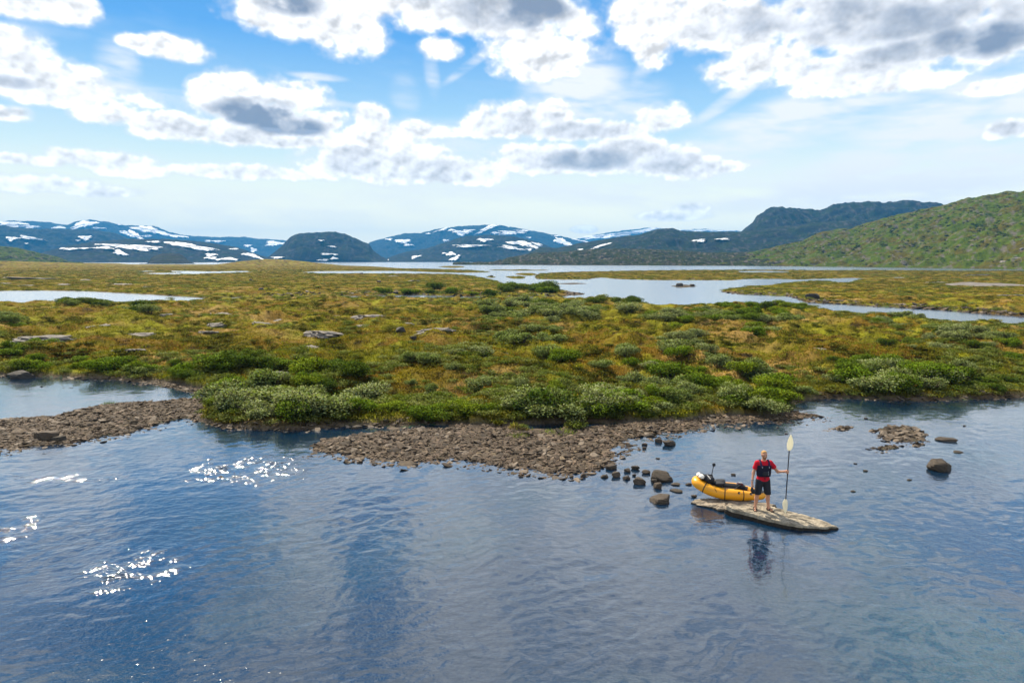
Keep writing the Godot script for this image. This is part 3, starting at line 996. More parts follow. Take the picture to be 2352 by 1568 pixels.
# ---------------------------------------------------------------- stones
func rock_mesh(seed_: int, na: int, nb: int, flat: float, c: Color, cuts := 11, bumpy := 0.06) -> ArrayMesh:
	# a sphere cut by random planes: an angular block of about one metre, resting on y = 0 with a third below it
	var r := RandomNumberGenerator.new()
	r.seed = seed_
	var planes := []
	for k in cuts:
		var d := Vector3(r.randfn(), r.randfn() * 0.8, r.randfn()).normalized()
		planes.append([d, r.randf_range(0.52, 0.92)])
	planes.append([Vector3(r.randf_range(-.15, .15), 1, r.randf_range(-.15, .15)).normalized(), 0.62])
	var nz := fbm(seed_, 1.6, 3)
	var v := PackedVector3Array()
	var col := PackedColorArray()
	for b in nb + 1:
		var ph := PI * b / nb
		for a in na:
			var th := TAU * a / na
			var d := Vector3(sin(ph) * cos(th), cos(ph), sin(ph) * sin(th))
			var l := 1.0
			for p in planes:
				var q: float = d.dot(p[0])
				if q > 0.05:
					l = minf(l, p[1] / q)
			l *= 0.58 * (1.0 + bumpy * nz.get_noise_3dv(d * 2.0))
			v.append(Vector3(d.x * l, d.y * l * flat, d.z * l))
			var t := 0.75 + 0.5 * nz.get_noise_3dv(d * 3.0 + Vector3.ONE * 9.0)
			col.append(Color(c.r * t, c.g * t, c.b * t))
	var idx := PackedInt32Array()
	for b in nb:
		for a in na:
			var a2 := (a + 1) % na
			idx.append_array([b * na + a, b * na + a2, (b + 1) * na + a, b * na + a2, (b + 1) * na + a2, (b + 1) * na + a])
	return faceted(v, col, idx)

func faceted(v: PackedVector3Array, col: PackedColorArray, idx: PackedInt32Array) -> ArrayMesh:
	# smooth over gentle bends, sharp over edges
	var fn := PackedVector3Array()
	for k in range(0, idx.size(), 3):
		fn.append((v[idx[k + 2]] - v[idx[k]]).cross(v[idx[k + 1]] - v[idx[k]]))
	var at := {}
	for k in idx.size():
		if not at.has(idx[k]):
			at[idx[k]] = []
		at[idx[k]].append(k / 3)
	var ov := PackedVector3Array()
	var on := PackedVector3Array()
	var oc := PackedColorArray()
	var oi := PackedInt32Array()
	for k in idx.size():
		var f := fn[k / 3].normalized()
		var n := Vector3.ZERO
		for o in at[idx[k]]:
			if fn[o].normalized().dot(f) > 0.86:
				n += fn[o]
		ov.append(v[idx[k]])
		on.append(n.normalized() if n.length() > 1e-9 else Vector3.UP)
		oc.append(col[idx[k]])
		oi.append(k)
	return mesh_of(ov, on, oi, oc)

var stone_kinds := []

func stone_tint(r: RandomNumberGenerator) -> Color:
	var a := r.randf()
	var k := r.randf_range(0.65, 1.25)
	return mixc(Color(0.19, 0.135, 0.095), Color(0.26, 0.215, 0.175), a) * k

func in_poly(pts: Array, u: float, v: float) -> bool:
	var c := false
	var n := pts.size() / 2
	for k in n:
		var k2 := (k + 1) % n
		if (pts[k * 2 + 1] > v) != (pts[k2 * 2 + 1] > v):
			if u < pts[k * 2] + (v - pts[k * 2 + 1]) * (pts[k2 * 2] - pts[k * 2]) / (pts[k2 * 2 + 1] - pts[k * 2 + 1]):
				c = not c
	return c

func gravel_bar(called: String, poly: Array, singles: int, many: int, big: float, depth: float, seed_: int, label: String) -> void:
	var r := RandomNumberGenerator.new()
	r.seed = seed_
	var lo := Vector2(9999, 9999)
	var hi := -lo
	for k in range(0, poly.size(), 2):
		lo = lo.min(Vector2(poly[k], poly[k + 1]))
		hi = hi.max(Vector2(poly[k], poly[k + 1]))
	lo.x = maxf(lo.x, -60.0)
	hi.x = minf(hi.x, 2420.0)
	var root := Node3D.new()
	root.name = numbered(called)
	add_child(root)
	tag(root, label, "gravel bar", "", "structure")
	var places := []
	var tries := 0
	while places.size() < singles + many and tries < (singles + many) * 40:
		tries += 1
		var u := r.randf_range(lo.x, hi.x)
		var v := r.randf_range(lo.y, hi.y)
		if not in_poly(poly, u, v):
			continue
		var p := on_plane(u, v, 0.08)
		p.y = height_at(p.x, p.z)
		if p.y < -depth:
			continue
		if p.y < 0.0 and r.randf() < 0.4:
			p.y = maxf(p.y, -0.03)
		var s := big * (0.25 + 0.75 * pow(r.randf(), 2.4)) * (1.7 if r.randf() < 0.006 else 1.0)
		places.append([s, p])
	places.sort_custom(func(a, b): return a[0] > b[0])
	var mm := MultiMesh.new()
	mm.transform_format = MultiMesh.TRANSFORM_3D
	mm.use_colors = true
	mm.mesh = stone_kinds[0][0]
	var rest: Array = places.slice(singles)
	for k in places.size():
		var s: float = places[k][0]
		var p: Vector3 = places[k][1]
		var b := Basis.from_euler(Vector3(r.randf_range(-.5, .5), r.randf() * TAU, r.randf_range(-.45, .45)))
		var sc := Vector3(s * r.randf_range(0.9, 1.6), s * r.randf_range(0.5, 0.9), s)
		if k < singles:
			var o := part("stone", stone_kinds[r.randi() % stone_kinds.size()][r.randi() % 3], M.stone, root)
			o.transform = Transform3D(b.scaled_local(sc), p + Vector3.UP * s * 0.05)
		else:
			if k == singles:
				mm.instance_count = rest.size()
			mm.set_instance_transform(k - singles, Transform3D(b.scaled_local(sc * 0.8), p + Vector3.UP * s * 0.03))
			var t := r.randf_range(0.45, 1.0) if r.randf() < 0.75 else r.randf_range(1.0, 1.9)
			mm.set_instance_color(k - singles, Color(t, t * r.randf_range(.92, 1.0), t * r.randf_range(.85, 1.0)))
	if rest.size():
		var mi := MultiMeshInstance3D.new()
		mi.name = "gravel"
		mi.multimesh = mm
		mi.material_override = M.stone
		mi.set_meta("kind", "stuff")
		root.add_child(mi, true)

func build_gravel() -> void:
	for k in 5:
		var tone := [Color(0.19, 0.145, 0.102), Color(0.35, 0.285, 0.22), Color(0.088, 0.068, 0.049)]
		var set_ := []
		for c in 3:
			set_.append(rock_mesh(100 + k, 8, 6, 0.42, tone[c], 9, 0.03))
		stone_kinds.append(set_)
	gravel_bar("gravel_bar", GRAVEL[0], 300, 10000, 0.28, 0.15, 1, "long gravel spit of dark stones beside the still pool")
	gravel_bar("gravel_bar", GRAVEL[1], 300, 16000, 0.31, 0.15, 2, "broad gravel bar of flat brown stones below the willow bank")
	gravel_bar("gravel_bar", GRAVEL[2], 60, 500, 0.25, 0.06, 3, "narrow stony strip under the green bank of the pool")
	gravel_bar("gravel_shoal", [2000, 985, 2040, 976, 2110, 978, 2135, 992, 2120, 1005, 2145, 1010, 2110, 1022, 2060, 1020, 2010, 1005], 110, 300, 0.36, 0.16, 4, "small stony shoal breaking the water near the round boulder")
	gravel_bar("gravel_shoal", [1985, 1026, 2040, 1020, 2075, 1026, 2050, 1036, 2010, 1036], 40, 80, 0.22, 0.16, 5, "scatter of low stones awash beyond the larger shoal")
	gravel_bar("gravel_shoal", [1888, 985, 1925, 978, 1968, 976, 1955, 984, 1900, 990], 60, 130, 0.24, 0.16, 6, "thin dark line of stones awash off the gravel point")
	gravel_bar("gravel_shoal", [90, 884, 180, 880, 230, 878, 200, 890, 100, 893], 26, 20, 0.32, 0.16, 7, "row of dark stones standing in the still pool")
	gravel_bar("gravel_shoal", [470, 1085, 560, 1065, 660, 1078, 640, 1092, 520, 1105, 470, 1112], 16, 0, 0.28, 0.16, 8, "few dark stones in the glittering riffle")
	gravel_bar("gravel_shoal", [700, 1036, 900, 1058, 1000, 1062, 960, 1078, 860, 1075, 740, 1052], 34, 30, 0.34, 0.16, 9, "loose stones in the shallows off the gravel bar tip")
	# thin stony edges along the banks
	for e in [["stony edge along the foot of the willow thicket", 10, [455, 970, 500, 980, 600, 985, 700, 985, 800, 976, 900, 978, 1040, 974], 7.0, 90, 200], ["stony edge under the leafy bank off the gravel point", 11, [1880, 914, 1950, 914, 2050, 917, 2150, 919, 2250, 915, 2360, 911], 6.0, 60, 120], ["stony edge of the heath island across the side channel", 12, [1660, 670, 1737, 677, 1820, 681, 1851, 693, 1931, 697, 1999, 702, 2083, 706, 2167, 711, 2301, 722, 2360, 727], 3.0, 160, 500], ["stony edge of the upper heath along the narrow channel", 13, [560, 682, 640, 681, 750, 679, 850, 678, 950, 676, 1050, 679, 1130, 682, 1250, 680, 1345, 676], 4.0, 160, 500], ["dark stony edge of the low willow islands", 14, [1229, 640, 1300, 641.5, 1348, 641, 1420, 640.5, 1500, 642.5, 1560, 643, 1686, 643, 1800, 641, 1900, 640], 2.2, 120, 200], ["pale stony edge of the still pool", 15, [-20, 861, 100, 866, 180, 868, 270, 872, 340, 882], 4.0, 40, 60]]:
		var line: Array = e[2]
		var poly := line.duplicate()
		for k in range(line.size() - 2, -1, -2):
			poly.append_array([line[k], line[k + 1] - e[3]])
		for k in range(0, line.size(), 2):
			poly[k + 1] += e[3] * 0.5
		var dist := on_plane(line[2], line[3]).length()
		gravel_bar("stony_bank", poly, e[4], e[5], clampf(dist / 130.0, 0.34, 0.95), 0.12, e[1], e[0])

	for g in [[1285, 995, 1.5, "fresh green sedge tuft growing in the middle of the gravel bar"], [1190, 1003, 0.9, "thin sedge tuft on the gravel bar beside the dark puddle"], [250, 924, 0.8, "lone sedge tuft on the ridge of the gravel spit"]]:
		var p := on_plane(g[0], g[1], 0.08)
		p.y = height_at(p.x, p.z)
		var o := thing("sedge_tuft", p, g[3], "grass tuft")
		var blades := part("foliage", tuft_mesh(60 + int(g[0]), 260, 0.5, 0.32, 0.02), tint_mat(Color(0.15, 0.21, 0.02)), o)
		blades.scale = Vector3(g[2], 0.8, g[2] * 0.7)

# ---------------------------------------------------------------- bare rock on the heath
func build_outcrops() -> void:
	var r := RandomNumberGenerator.new()
	r.seed = 55
	var kinds := []
	for k in 6:
		kinds.append(rock_mesh(500 + k, 30, 16, 0.42, [Color(0.37, 0.335, 0.30), Color(0.31, 0.29, 0.265)][k % 2], 7, 0.34))
	var list := [[84, 638, 60, 4], [188, 642, 20, 3], [10, 649, 14, 3], [55, 655, 20, 3], [138, 652, 20, 2.4], [341, 657, 17, 4], [282, 652, 25, 2.2], [228, 746, 40, 5], [504, 721, 50, 5], [494, 741, 30, 6], [668, 724, 20, 6], [601, 748, 40, 6], [480, 766, 25, 5], [302, 768, 50, 5], [101, 781, 75, 5], [769, 727, 35, 5], [749, 761, 55, 9], [709, 798, 35, 5], [309, 808, 28, 6], [265, 805, 22, 6], [887, 702, 45, 4], [968, 705, 30, 4], [931, 731, 25, 5], [857, 726, 60, 4], [998, 763, 50, 7], [998, 808, 25, 6], [1158, 810, 12, 6], [1000, 652, 20, 4], [955, 643, 22, 4], [2270, 653, 80, 6], [2150, 648, 30, 3], [2330, 676, 30, 4], [2235, 631, 30, 2.5], [900, 633, 16, 3], [1880, 825, 20, 4], [640, 735, 26, 4], [560, 757, 18, 4], [385, 725, 25, 4], [830, 745, 22, 4], [720, 772, 20, 5], [150, 730, 24, 4], [1745, 757, 24, 4]]
	for s in list:
		var p := on_land(s[0], s[1] + s[3] * 0.5)
		var dist := Vector2(p.x, p.z).length()
		var w: float = s[2] * 1.55 * dist / PX
		var dip := clampf(EYE / dist, 0.03, 0.5)
		var deep := minf(w * 0.75, s[3] * 1.3 * dist / PX / dip)
		var o := part("rock_outcrop", kinds[r.randi() % 6], M.stone, self)
		o.scale = Vector3(w, clampf(w * 0.6, 0.5, 2.2), deep)
		o.position = p + Vector3(0, 0.12 + 0.012 * w - 0.15 * o.scale.y, 0)
		o.rotation = Vector3(0.06, r.randf_range(-.25, .25) + (PI if r.randf() < .5 else 0.0), r.randf_range(-.05, .05))
		if s[2] >= 50:
			tag(o, "long pale bare rock shelf lying flat in the brown heath", "rock", "long rock shelves in the heath")
		elif s[1] < 700:
			tag(o, "pale bare rock showing through the heath beyond the side channel", "rock", "rock outcrops beyond the channel")
		else:
			tag(o, "small pale bare rock showing through the brown heath", "rock", "small rock outcrops in the near heath")
	for q in [[921, 776, 0.9, "dark lichen-covered boulder half sunk in the brown heath"], [640, 872, 1.15, "tall grey boulder standing among the green shrubs at the pool"], [50, 856, 1.35, "round dark boulder at the edge of the still pool"], [950, 784, 0.5, "low dark boulder beside the lichen-covered one in the heath"], [1290, 776, 0.4, "small brown boulder beside the pale willow in the heath"], [1306, 621.5, 3.4, "lone boulder standing on the low grassy island"], [1390, 622.5, 2.0, "smaller boulder standing on the low grassy island"], [600, 676, 1.2, "dark boulder at the bank of the narrow channel"], [910, 674, 1.0, "dark block on the stony bank of the narrow channel"], [1868, 686, 2.2, "large dark rock face at the bend of the side channel"], [1560, 657, 2.0, "low dark rock standing in the open water"], [1590, 657, 1.5, "low dark rock beside the larger one in the open water"], [1128, 637, 1.5, "dark rock in the shallows by the willow islands"], [575, 644, 1.2, "dark boulder lying alone on the upper heath"], [830, 629, 1.6, "grey boulder beside the strip of pond"], [870, 648, 1.4, "dark mossy boulder on the upper heath"]]:
		var p := on_land(q[0], q[1])
		var o := part("boulder", rock_mesh(700 + int(q[0]), 26, 16, 0.75, Color(0.105, 0.10, 0.095), 13, 0.08), M.stone, self)
		var s: float = q[2]
		o.scale = Vector3(s * 1.15, s * 0.95, s)
		o.position = p + Vector3.UP * s * 0.16
		o.rotation.y = r.randf() * TAU
		tag(o, q[3], "boulder")

# ---------------------------------------------------------------- shrubs
func shrub_mesh(seed_: int, leaves: int, high: float, leaf: float) -> ArrayMesh:
	# one metre across: leaf blades on many twigs through a lobed low dome, loose at the rim
	var r := RandomNumberGenerator.new()
	r.seed = seed_
	var v := PackedVector3Array()
	var n := PackedVector3Array()
	var col := PackedColorArray()
	var idx := PackedInt32Array()
	var lobes := []
	for k in 9:
		var a := r.randf() * TAU
		var d := 0.34 * sqrt(r.randf())
		lobes.append([Vector3(cos(a) * d, high * r.randf_range(0.30, 0.62), sin(a) * d), r.randf_range(0.13, 0.23)])
	for k in leaves:
		var lb: Array = lobes[r.randi() % lobes.size()]
		var dir := Vector3(r.randfn(), r.randfn() * 0.8 + 0.35, r.randfn()).normalized()
		var rad: float = lb[1] * (0.45 + 0.65 * pow(r.randf(), 0.6))
		if r.randf() < 0.05:
			rad *= 1.3
		var p: Vector3 = lb[0] + Vector3(dir.x * rad, dir.y * rad * high * 1.5, dir.z * rad)
		if p.y < 0.0:
			p.y = r.randf() * 0.1
		var along := (dir + Vector3(r.randfn(), r.randfn() + 0.3, r.randfn()) * 0.7).normalized()
		var side := along.cross(Vector3(r.randfn(), r.randfn(), r.randfn())).normalized()
		var s := leaf * r.randf_range(0.6, 1.3)
		var nn := along.cross(side).normalized()
		if nn.dot(dir) < 0.0:
			nn = -nn
		nn = (nn + dir * 0.6).normalized()
		var t := r.randf_range(0.78, 1.16)
		var c := Color(t * r.randf_range(0.9, 1.12), t, t * r.randf_range(0.8, 1.15))
		var b := v.size()
		v.append_array([p, p + along * s * 0.5 + side * s * 0.26, p + along * s, p + along * s * 0.5 - side * s * 0.26])
		n.append_array([nn, nn, nn, nn])
		col.append_array([c, c, c, c])
		idx.append_array([b, b + 1, b + 2, b, b + 2, b + 3])
	return mesh_of(v, n, idx, col)

func stems_mesh(seed_: int, high: float) -> ArrayMesh:
	var r := RandomNumberGenerator.new()
	r.seed = seed_
	var v := PackedVector3Array()
	var idx := PackedInt32Array()
	for k in 16:
		var a := r.randf() * TAU
		var base := Vector3(cos(a), 0, sin(a)) * 0.12 * r.randf() - Vector3.UP * 0.05
		var tip := Vector3(cos(a) * r.randf_range(.15, .4), high * r.randf_range(.4, .8), sin(a) * r.randf_range(.15, .4))
		var mid := base.lerp(tip, 0.5) + Vector3(r.randfn(), r.randfn() * .5, r.randfn()) * 0.03
		var b := v.size()
		var pts := [base, mid, tip]
		for q in 3:
			var w: float = [0.014, 0.010, 0.004][q]
			for c in 3:
				var an := TAU * c / 3.0
				v.append(pts[q] + Vector3(cos(an) * w, 0, sin(an) * w))
		for q in 2:
			for c in 3:
				var c2 := (c + 1) % 3
				idx.append_array([b + q * 3 + c, b + q * 3 + 3 + c, b + q * 3 + c2, b + q * 3 + c2, b + q * 3 + 3 + c, b + q * 3 + 3 + c2])
	return mesh_of(v, smooth_normals(v, idx), idx)

func tint_mat(c: Color) -> StandardMaterial3D:
	var m: StandardMaterial3D = M.leaf.duplicate()
	m.albedo_color = c.linear_to_srgb()
	return m

func build_shrubs() -> void:
	var fol := []
	var stems := []
	for k in 6:
		fol.append(shrub_mesh(800 + k, 3600, 0.62, 0.052))
		stems.append(stems_mesh(850 + k, 0.62))
	var tones := [[Color(0.30, 0.36, 0.15), Color(0.26, 0.33, 0.11), Color(0.34, 0.39, 0.19)], [Color(0.19, 0.29, 0.022), Color(0.24, 0.32, 0.026), Color(0.165, 0.25, 0.024)], [Color(0.12, 0.18, 0.024), Color(0.15, 0.21, 0.028), Color(0.10, 0.16, 0.024)]]
	var mats := []
	for t in tones:
		mats.append(t.map(func(c): return tint_mat(c)))
	var words := [["grey-green willow shrub ", "willow shrub"], ["bright leafy shrub ", "shrub"], ["dark dwarf birch shrub ", "shrub"]]
	# [centre u, v, half width, half height, how many, smallest, largest width in metres, kinds, where, group]
	var beds := [
		[670, 928, 195, 32, 40, 1.0, 1.9, [0, 0, 0, 1], "in the thicket between the pool and the gravel bar", "willow thicket by the gravel bar"],
		[560, 905, 80, 14, 9, 1.0, 1.6, [0, 1], "in the thicket between the pool and the gravel bar", "willow thicket by the gravel bar"],
		[1222, 948, 82, 20, 10, 1.5, 2.3, [0, 0, 2], "overhanging the dark puddle behind the gravel bar", "tall willows over the puddle"],
		[1000, 958, 120, 12, 14, 0.7, 1.3, [1, 1, 0], "on the steep bank behind the gravel bar", "shrubs on the steep bank"],
		[1450, 925, 130, 26, 20, 0.9, 1.9, [0, 0, 0, 1], "spreading down to the upper end of the gravel bar", "willows at the head of the gravel bar"],
		[1720, 905, 150, 34, 24, 0.8, 1.7, [0, 1, 1, 0], "on the green slope above the gravel point", "shrubs above the gravel point"],
		[1560, 860, 200, 28, 32, 0.7, 1.6, [0, 0, 1], "in the pale willow belt across the near heath", "willow belt across the near heath"],
		[2080, 876, 160, 30, 24, 1.0, 2.1, [1, 1, 0, 0], "in the tall leafy bank opposite the slab", "tall leafy bank opposite the slab"],
		[2290, 890, 60, 18, 6, 0.8, 1.4, [2, 1], "at the dark end of the leafy bank", "dark end of the leafy bank"],
		[60, 836, 70, 16, 8, 0.9, 1.6, [1, 1, 2], "along the shore of the still pool", "green shore of the still pool"],
		[230, 846, 130, 16, 13, 0.9, 1.6, [1, 1, 1, 0], "along the shore of the still pool", "green shore of the still pool"],
		[430, 862, 100, 15, 12, 0.9, 1.6, [1, 1, 2], "along the shore of the still pool", "green shore of the still pool"],
		[570, 858, 60, 16, 8, 1.0, 1.7, [2, 1, 2], "around the tall grey boulder", "green shrubs around the tall boulder"],
		[770, 862, 80, 18, 10, 1.0, 1.7, [1, 2], "in the dark hollow behind the thicket", "shrubs in the hollow behind the thicket"],
		[1100, 900, 180, 22, 12, 0.6, 1.2, [0, 1], "dotting the heath above the steep bank", "shrubs dotting the heath above the bank"],
		[990, 862, 60, 12, 6, 0.7, 1.3, [0, 0, 1], "in a clump in the middle of the heath", "clump in the middle of the heath"],
		[1280, 836, 90, 16, 8, 0.8, 1.5, [0, 1], "in a clump in the middle of the heath", "clump in the middle of the heath"],
		[1165, 776, 34, 6, 5, 1.2, 2.2, [0], "in the pale patch on the brown heath", "pale willow patches on the heath"],
		[1245, 800, 36, 6, 5, 1.1, 2.0, [0], "in the pale patch on the brown heath", "pale willow patches on the heath"],
		[1078, 811, 26, 4, 3, 1.2, 1.9, [0], "in the pale patch on the brown heath", "pale willow patches on the heath"],
		[1560, 785, 60, 8, 7, 1.2, 2.2, [0, 0, 2], "in the pale patch on the brown heath", "pale willow patches on the heath"],
		[1760, 770, 45, 7, 7, 1.3, 2.4, [0, 0, 1], "in the pale patch on the brown heath", "pale willow patches on the heath"],
		[1960, 835, 80, 7, 6, 0.7, 1.3, [2, 2, 1], "in the dark hollow of the tan heath", "dark shrubs in the tan heath"],
		[2140, 800, 130, 20, 8, 0.7, 1.4, [0, 2], "scattered over the tan heath", "shrubs scattered over the tan heath"],
		[1260, 704, 150, 8, 28, 1.6, 2.8, [0, 2, 0], "in the belt along the open water behind the heath", "willow belt behind the heath"],
		[1280, 722, 190, 10, 28, 1.6, 3.0, [0], "in the belt along the open water behind the heath", "willow belt behind the heath"],
		[1428, 697, 46, 4, 6, 2.2, 3.2, [2], "in the dark thicket at the edge of the open water", "dark thicket at the open water"],
		[1590, 728, 110, 12, 28, 1.2, 2.1, [0, 0, 1], "in the belt along the open water behind the heath", "willow belt behind the heath"],
		[1765, 714, 110, 6, 22, 1.3, 2.3, [1, 1, 2], "in the bright belt by the bend of the side channel", "bright belt by the side channel"],
		[1765, 736, 80, 6, 7, 1.5, 2.6, [1, 0], "in the bright belt by the bend of the side channel", "bright belt by the side channel"],
		[2060, 743, 60, 6, 10, 1.2, 2.0, [0, 0, 1], "in the sage belt along the side channel", "sage belt along the side channel"],
		[2230, 769, 120, 10, 30, 1.0, 1.8, [0], "in the sage belt along the side channel", "sage belt along the side channel"],
		[2330, 815, 30, 20, 5, 1.1, 1.9, [1, 1], "in the fresh green patch at the end of the sage belt", "fresh green patch"],
		[200, 702, 90, 5, 8, 1.6, 3.2, [1, 0, 2], "on the low bank of the narrow channel", "shrubs on the bank of the narrow channel"],
		[330, 712, 40, 4, 5, 1.6, 3.0, [2, 0], "on the low bank of the narrow channel", "shrubs on the bank of the narrow channel"],
		[40, 742, 60, 8, 6, 1.2, 2.4, [0, 1], "in the green dip of the heath", "shrubs in the green dip"],
		[1240, 669, 100, 5, 18, 3.0, 5.5, [2, 1, 2], "on the spit between the channels", "shrubs on the spit between the channels"],
		[1000, 674, 140, 4, 10, 2.2, 4.0, [1, 2], "on the spit between the channels", "shrubs on the spit between the channels"]]
	var r := RandomNumberGenerator.new()
	r.seed = 5150
	for b in beds:
		for k in b[4]:
			var a := r.randf() * TAU
			var d := sqrt(r.randf())
			var p := on_land(b[0] + cos(a) * d * b[2], b[1] + sin(a) * d * b[3])
			if p.y < 0.06 or kind_at(p.x, p.z) == 1:
				continue
			var kind: int = b[7][r.randi() % b[7].size()]
			var s := r.randf_range(b[5], b[6])
			var which := r.randi() % 6
			var o := thing("willow_shrub" if kind == 0 else "leafy_shrub" if kind == 1 else "dwarf_birch", p, ("broad " if s > lerpf(b[5], b[6], 0.66) else "small " if s < lerpf(b[5], b[6], 0.33) else "") + words[kind][0] + b[8], words[kind][1], b[9])
			part("foliage", fol[which], mats[kind][r.randi() % 3], o)
			part("stem", stems[which], M.stem, o)
			o.scale = Vector3(s * r.randf_range(1.0, 1.9), s * r.randf_range(0.55, 0.95), s * r.randf_range(.9, 1.5)) * (1.15 if b[1] > 820 else 1.0)
			o.rotation.y = r.randf() * TAU
			o.position.y -= 0.05

# ---------------------------------------------------------------- ground cover
func tuft_mesh(seed_: int, blades: int, spread: float, high: float, wide: float) -> ArrayMesh:
	var r := RandomNumberGenerator.new()
	r.seed = seed_
	var v := PackedVector3Array()
	var n := PackedVector3Array()
	var col := PackedColorArray()
	var idx := PackedInt32Array()
	for k in blades:
		var a := r.randf() * TAU
		var q := sqrt(r.randf())
		var p := Vector3(cos(a), 0, sin(a)) * spread * q
		var lean := Vector3(cos(a) * r.randf() * 0.8 + r.randfn() * 0.25, 1.0, sin(a) * r.randf() * 0.8 + r.randfn() * 0.25).normalized()
		var side := Vector3(r.randfn(), r.randfn() * 0.3, r.randfn()).normalized()
		var s := high * r.randf_range(0.5, 1.2) * (1.15 - 0.5 * q)
		var nn := (lean + Vector3.UP * 0.7 + Vector3(cos(a), 0, sin(a)) * 0.5).normalized()
		var t := r.randf_range(0.82, 1.18)
		var c := Color(t, t * r.randf_range(.9, 1.1), t)
		var b := v.size()
		v.append_array([p - side * wide * 0.5 - Vector3.UP * 0.03, p + side * wide * 0.5 - Vector3.UP * 0.03, p + lean * s + side * wide * 0.2])
		n.append_array([nn, nn, nn])
		col.append_array([c, c, c])
		idx.append_array([b, b + 1, b + 2])
	return mesh_of(v, n, idx, col)

func cover(called: String, mesh: Mesh, count: int, lo: float, hi: float, size: Vector2, grow: float, tone: Callable, seed_: int, label: String, tall := 1.0) -> void:
	var r := RandomNumberGenerator.new()
	r.seed = seed_
	var buf := PackedFloat32Array()
	var made := 0
	for k in count:
		var th := r.randf_range(-0.74, 0.74)
		var d := exp(r.randf_range(log(lo), log(hi)))
		var x := d * sin(th)
		var z := -d * cos(th)
		var s := sample(sd, x, z)
		if s < 0.35 or kind_at(x, z) == 1:
			continue
		var c: Color = tone.call(x, z, s, r)
		if c.a <= 0.0:
			continue
		var sz := r.randf_range(size.x, size.y) * (1.0 + grow * d)
		var a := r.randf() * TAU
		var cx := cos(a) * sz
		var sx := sin(a) * sz
		var h := height_at(x, z)
		var hy := sz / (1.0 + grow * d) * (1.0 + 0.0015 * d) * tall * r.randf_range(0.75, 1.25)
		buf.append_array([cx, 0, sx, x, 0, hy, 0, h, -sx, 0, cx, z, c.r, c.g, c.b, 1.0])
		made += 1
	var mm := MultiMesh.new()
	mm.transform_format = MultiMesh.TRANSFORM_3D
	mm.use_colors = true
	mm.mesh = mesh
	mm.instance_count = made
	mm.buffer = buf
	var mi := MultiMeshInstance3D.new()
	mi.name = called
	mi.multimesh = mm
	mi.material_override = M.leaf
	add_child(mi)
	tag(mi, label, "ground cover", "", "stuff")

func build_cover() -> void:
	var heath := func(x: float, z: float, s: float, r: RandomNumberGenerator) -> Color:
		var c := ground_color(x, z, s, 1.0, 0)
		return c * r.randf_range(0.85, 1.25)
	cover("heather", tuft_mesh(41, 16, 0.5, 0.42, 0.16), 300000, 27.0, 900.0, Vector2(0.16, 0.34), 0.010, heath, 8, "rusty and olive heather covering the islands", 0.75)
	var grass := func(x: float, z: float, s: float, r: RandomNumberGenerator) -> Color:
		var q := n_col.get_noise_2d(x * 1.3 + 50.0, z * 1.3)
		var shore := exp(-s / 2.5)
		if q + shore * 0.5 + r.randf_range(-.12, .12) < 0.10:
			return Color(0, 0, 0, 0)
		return mixc(Color(0.17, 0.21, 0.016), Color(0.27, 0.25, 0.03), r.randf()) * r.randf_range(.7, 1.2)
	cover("grass", tuft_mesh(42, 22, 0.42, 0.75, 0.07), 90000, 27.0, 300.0, Vector2(0.18, 0.36), 0.008, grass, 9, "fresh green grass growing along banks and hollows", 1.0)
	var mats := func(x: float, z: float, s: float, r: RandomNumberGenerator) -> Color:
		var q := n_hum.get_noise_2d(x * 0.8 + 33.0, z * 1.5)
		if q + r.randf_range(-.15, .15) < 0.14:
			return Color(0, 0, 0, 0)
		return mixc(Color(0.10, 0.115, 0.016), Color(0.18, 0.17, 0.024), r.randf())
	cover("crowberry_heath", shrub_mesh(43, 150, 0.45, 0.13), 60000, 27.0, 600.0, Vector2(0.35, 0.8), 0.012, mats, 10, "dark green crowberry mats patching the heath", 0.55)
	var low := func(x: float, z: float, s: float, r: RandomNumberGenerator) -> Color:
		var q := n_col.get_noise_2d(x * 0.35 + 150.0, z * 0.35)
		if q + exp(-s / 6.0) * 0.45 + r.randf_range(-.1, .1) < 0.22:
			return Color(0, 0, 0, 0)
		return mixc(Color(0.15, 0.21, 0.026), Color(0.28, 0.31, 0.11), r.randf())
	cover("scrub_willow", shrub_mesh(44, 320, 0.55, 0.10), 26000, 28.0, 560.0, Vector2(0.45, 0.95), 0.006, low, 11, "low willow scrub on the farther islands", 0.6)

# ---------------------------------------------------------------- slab and boulders in the river
func slab_top(x: float, _z: float) -> float:
	return clampf(0.255 - 0.066 * (x - 6.8), 0.06, 0.27)

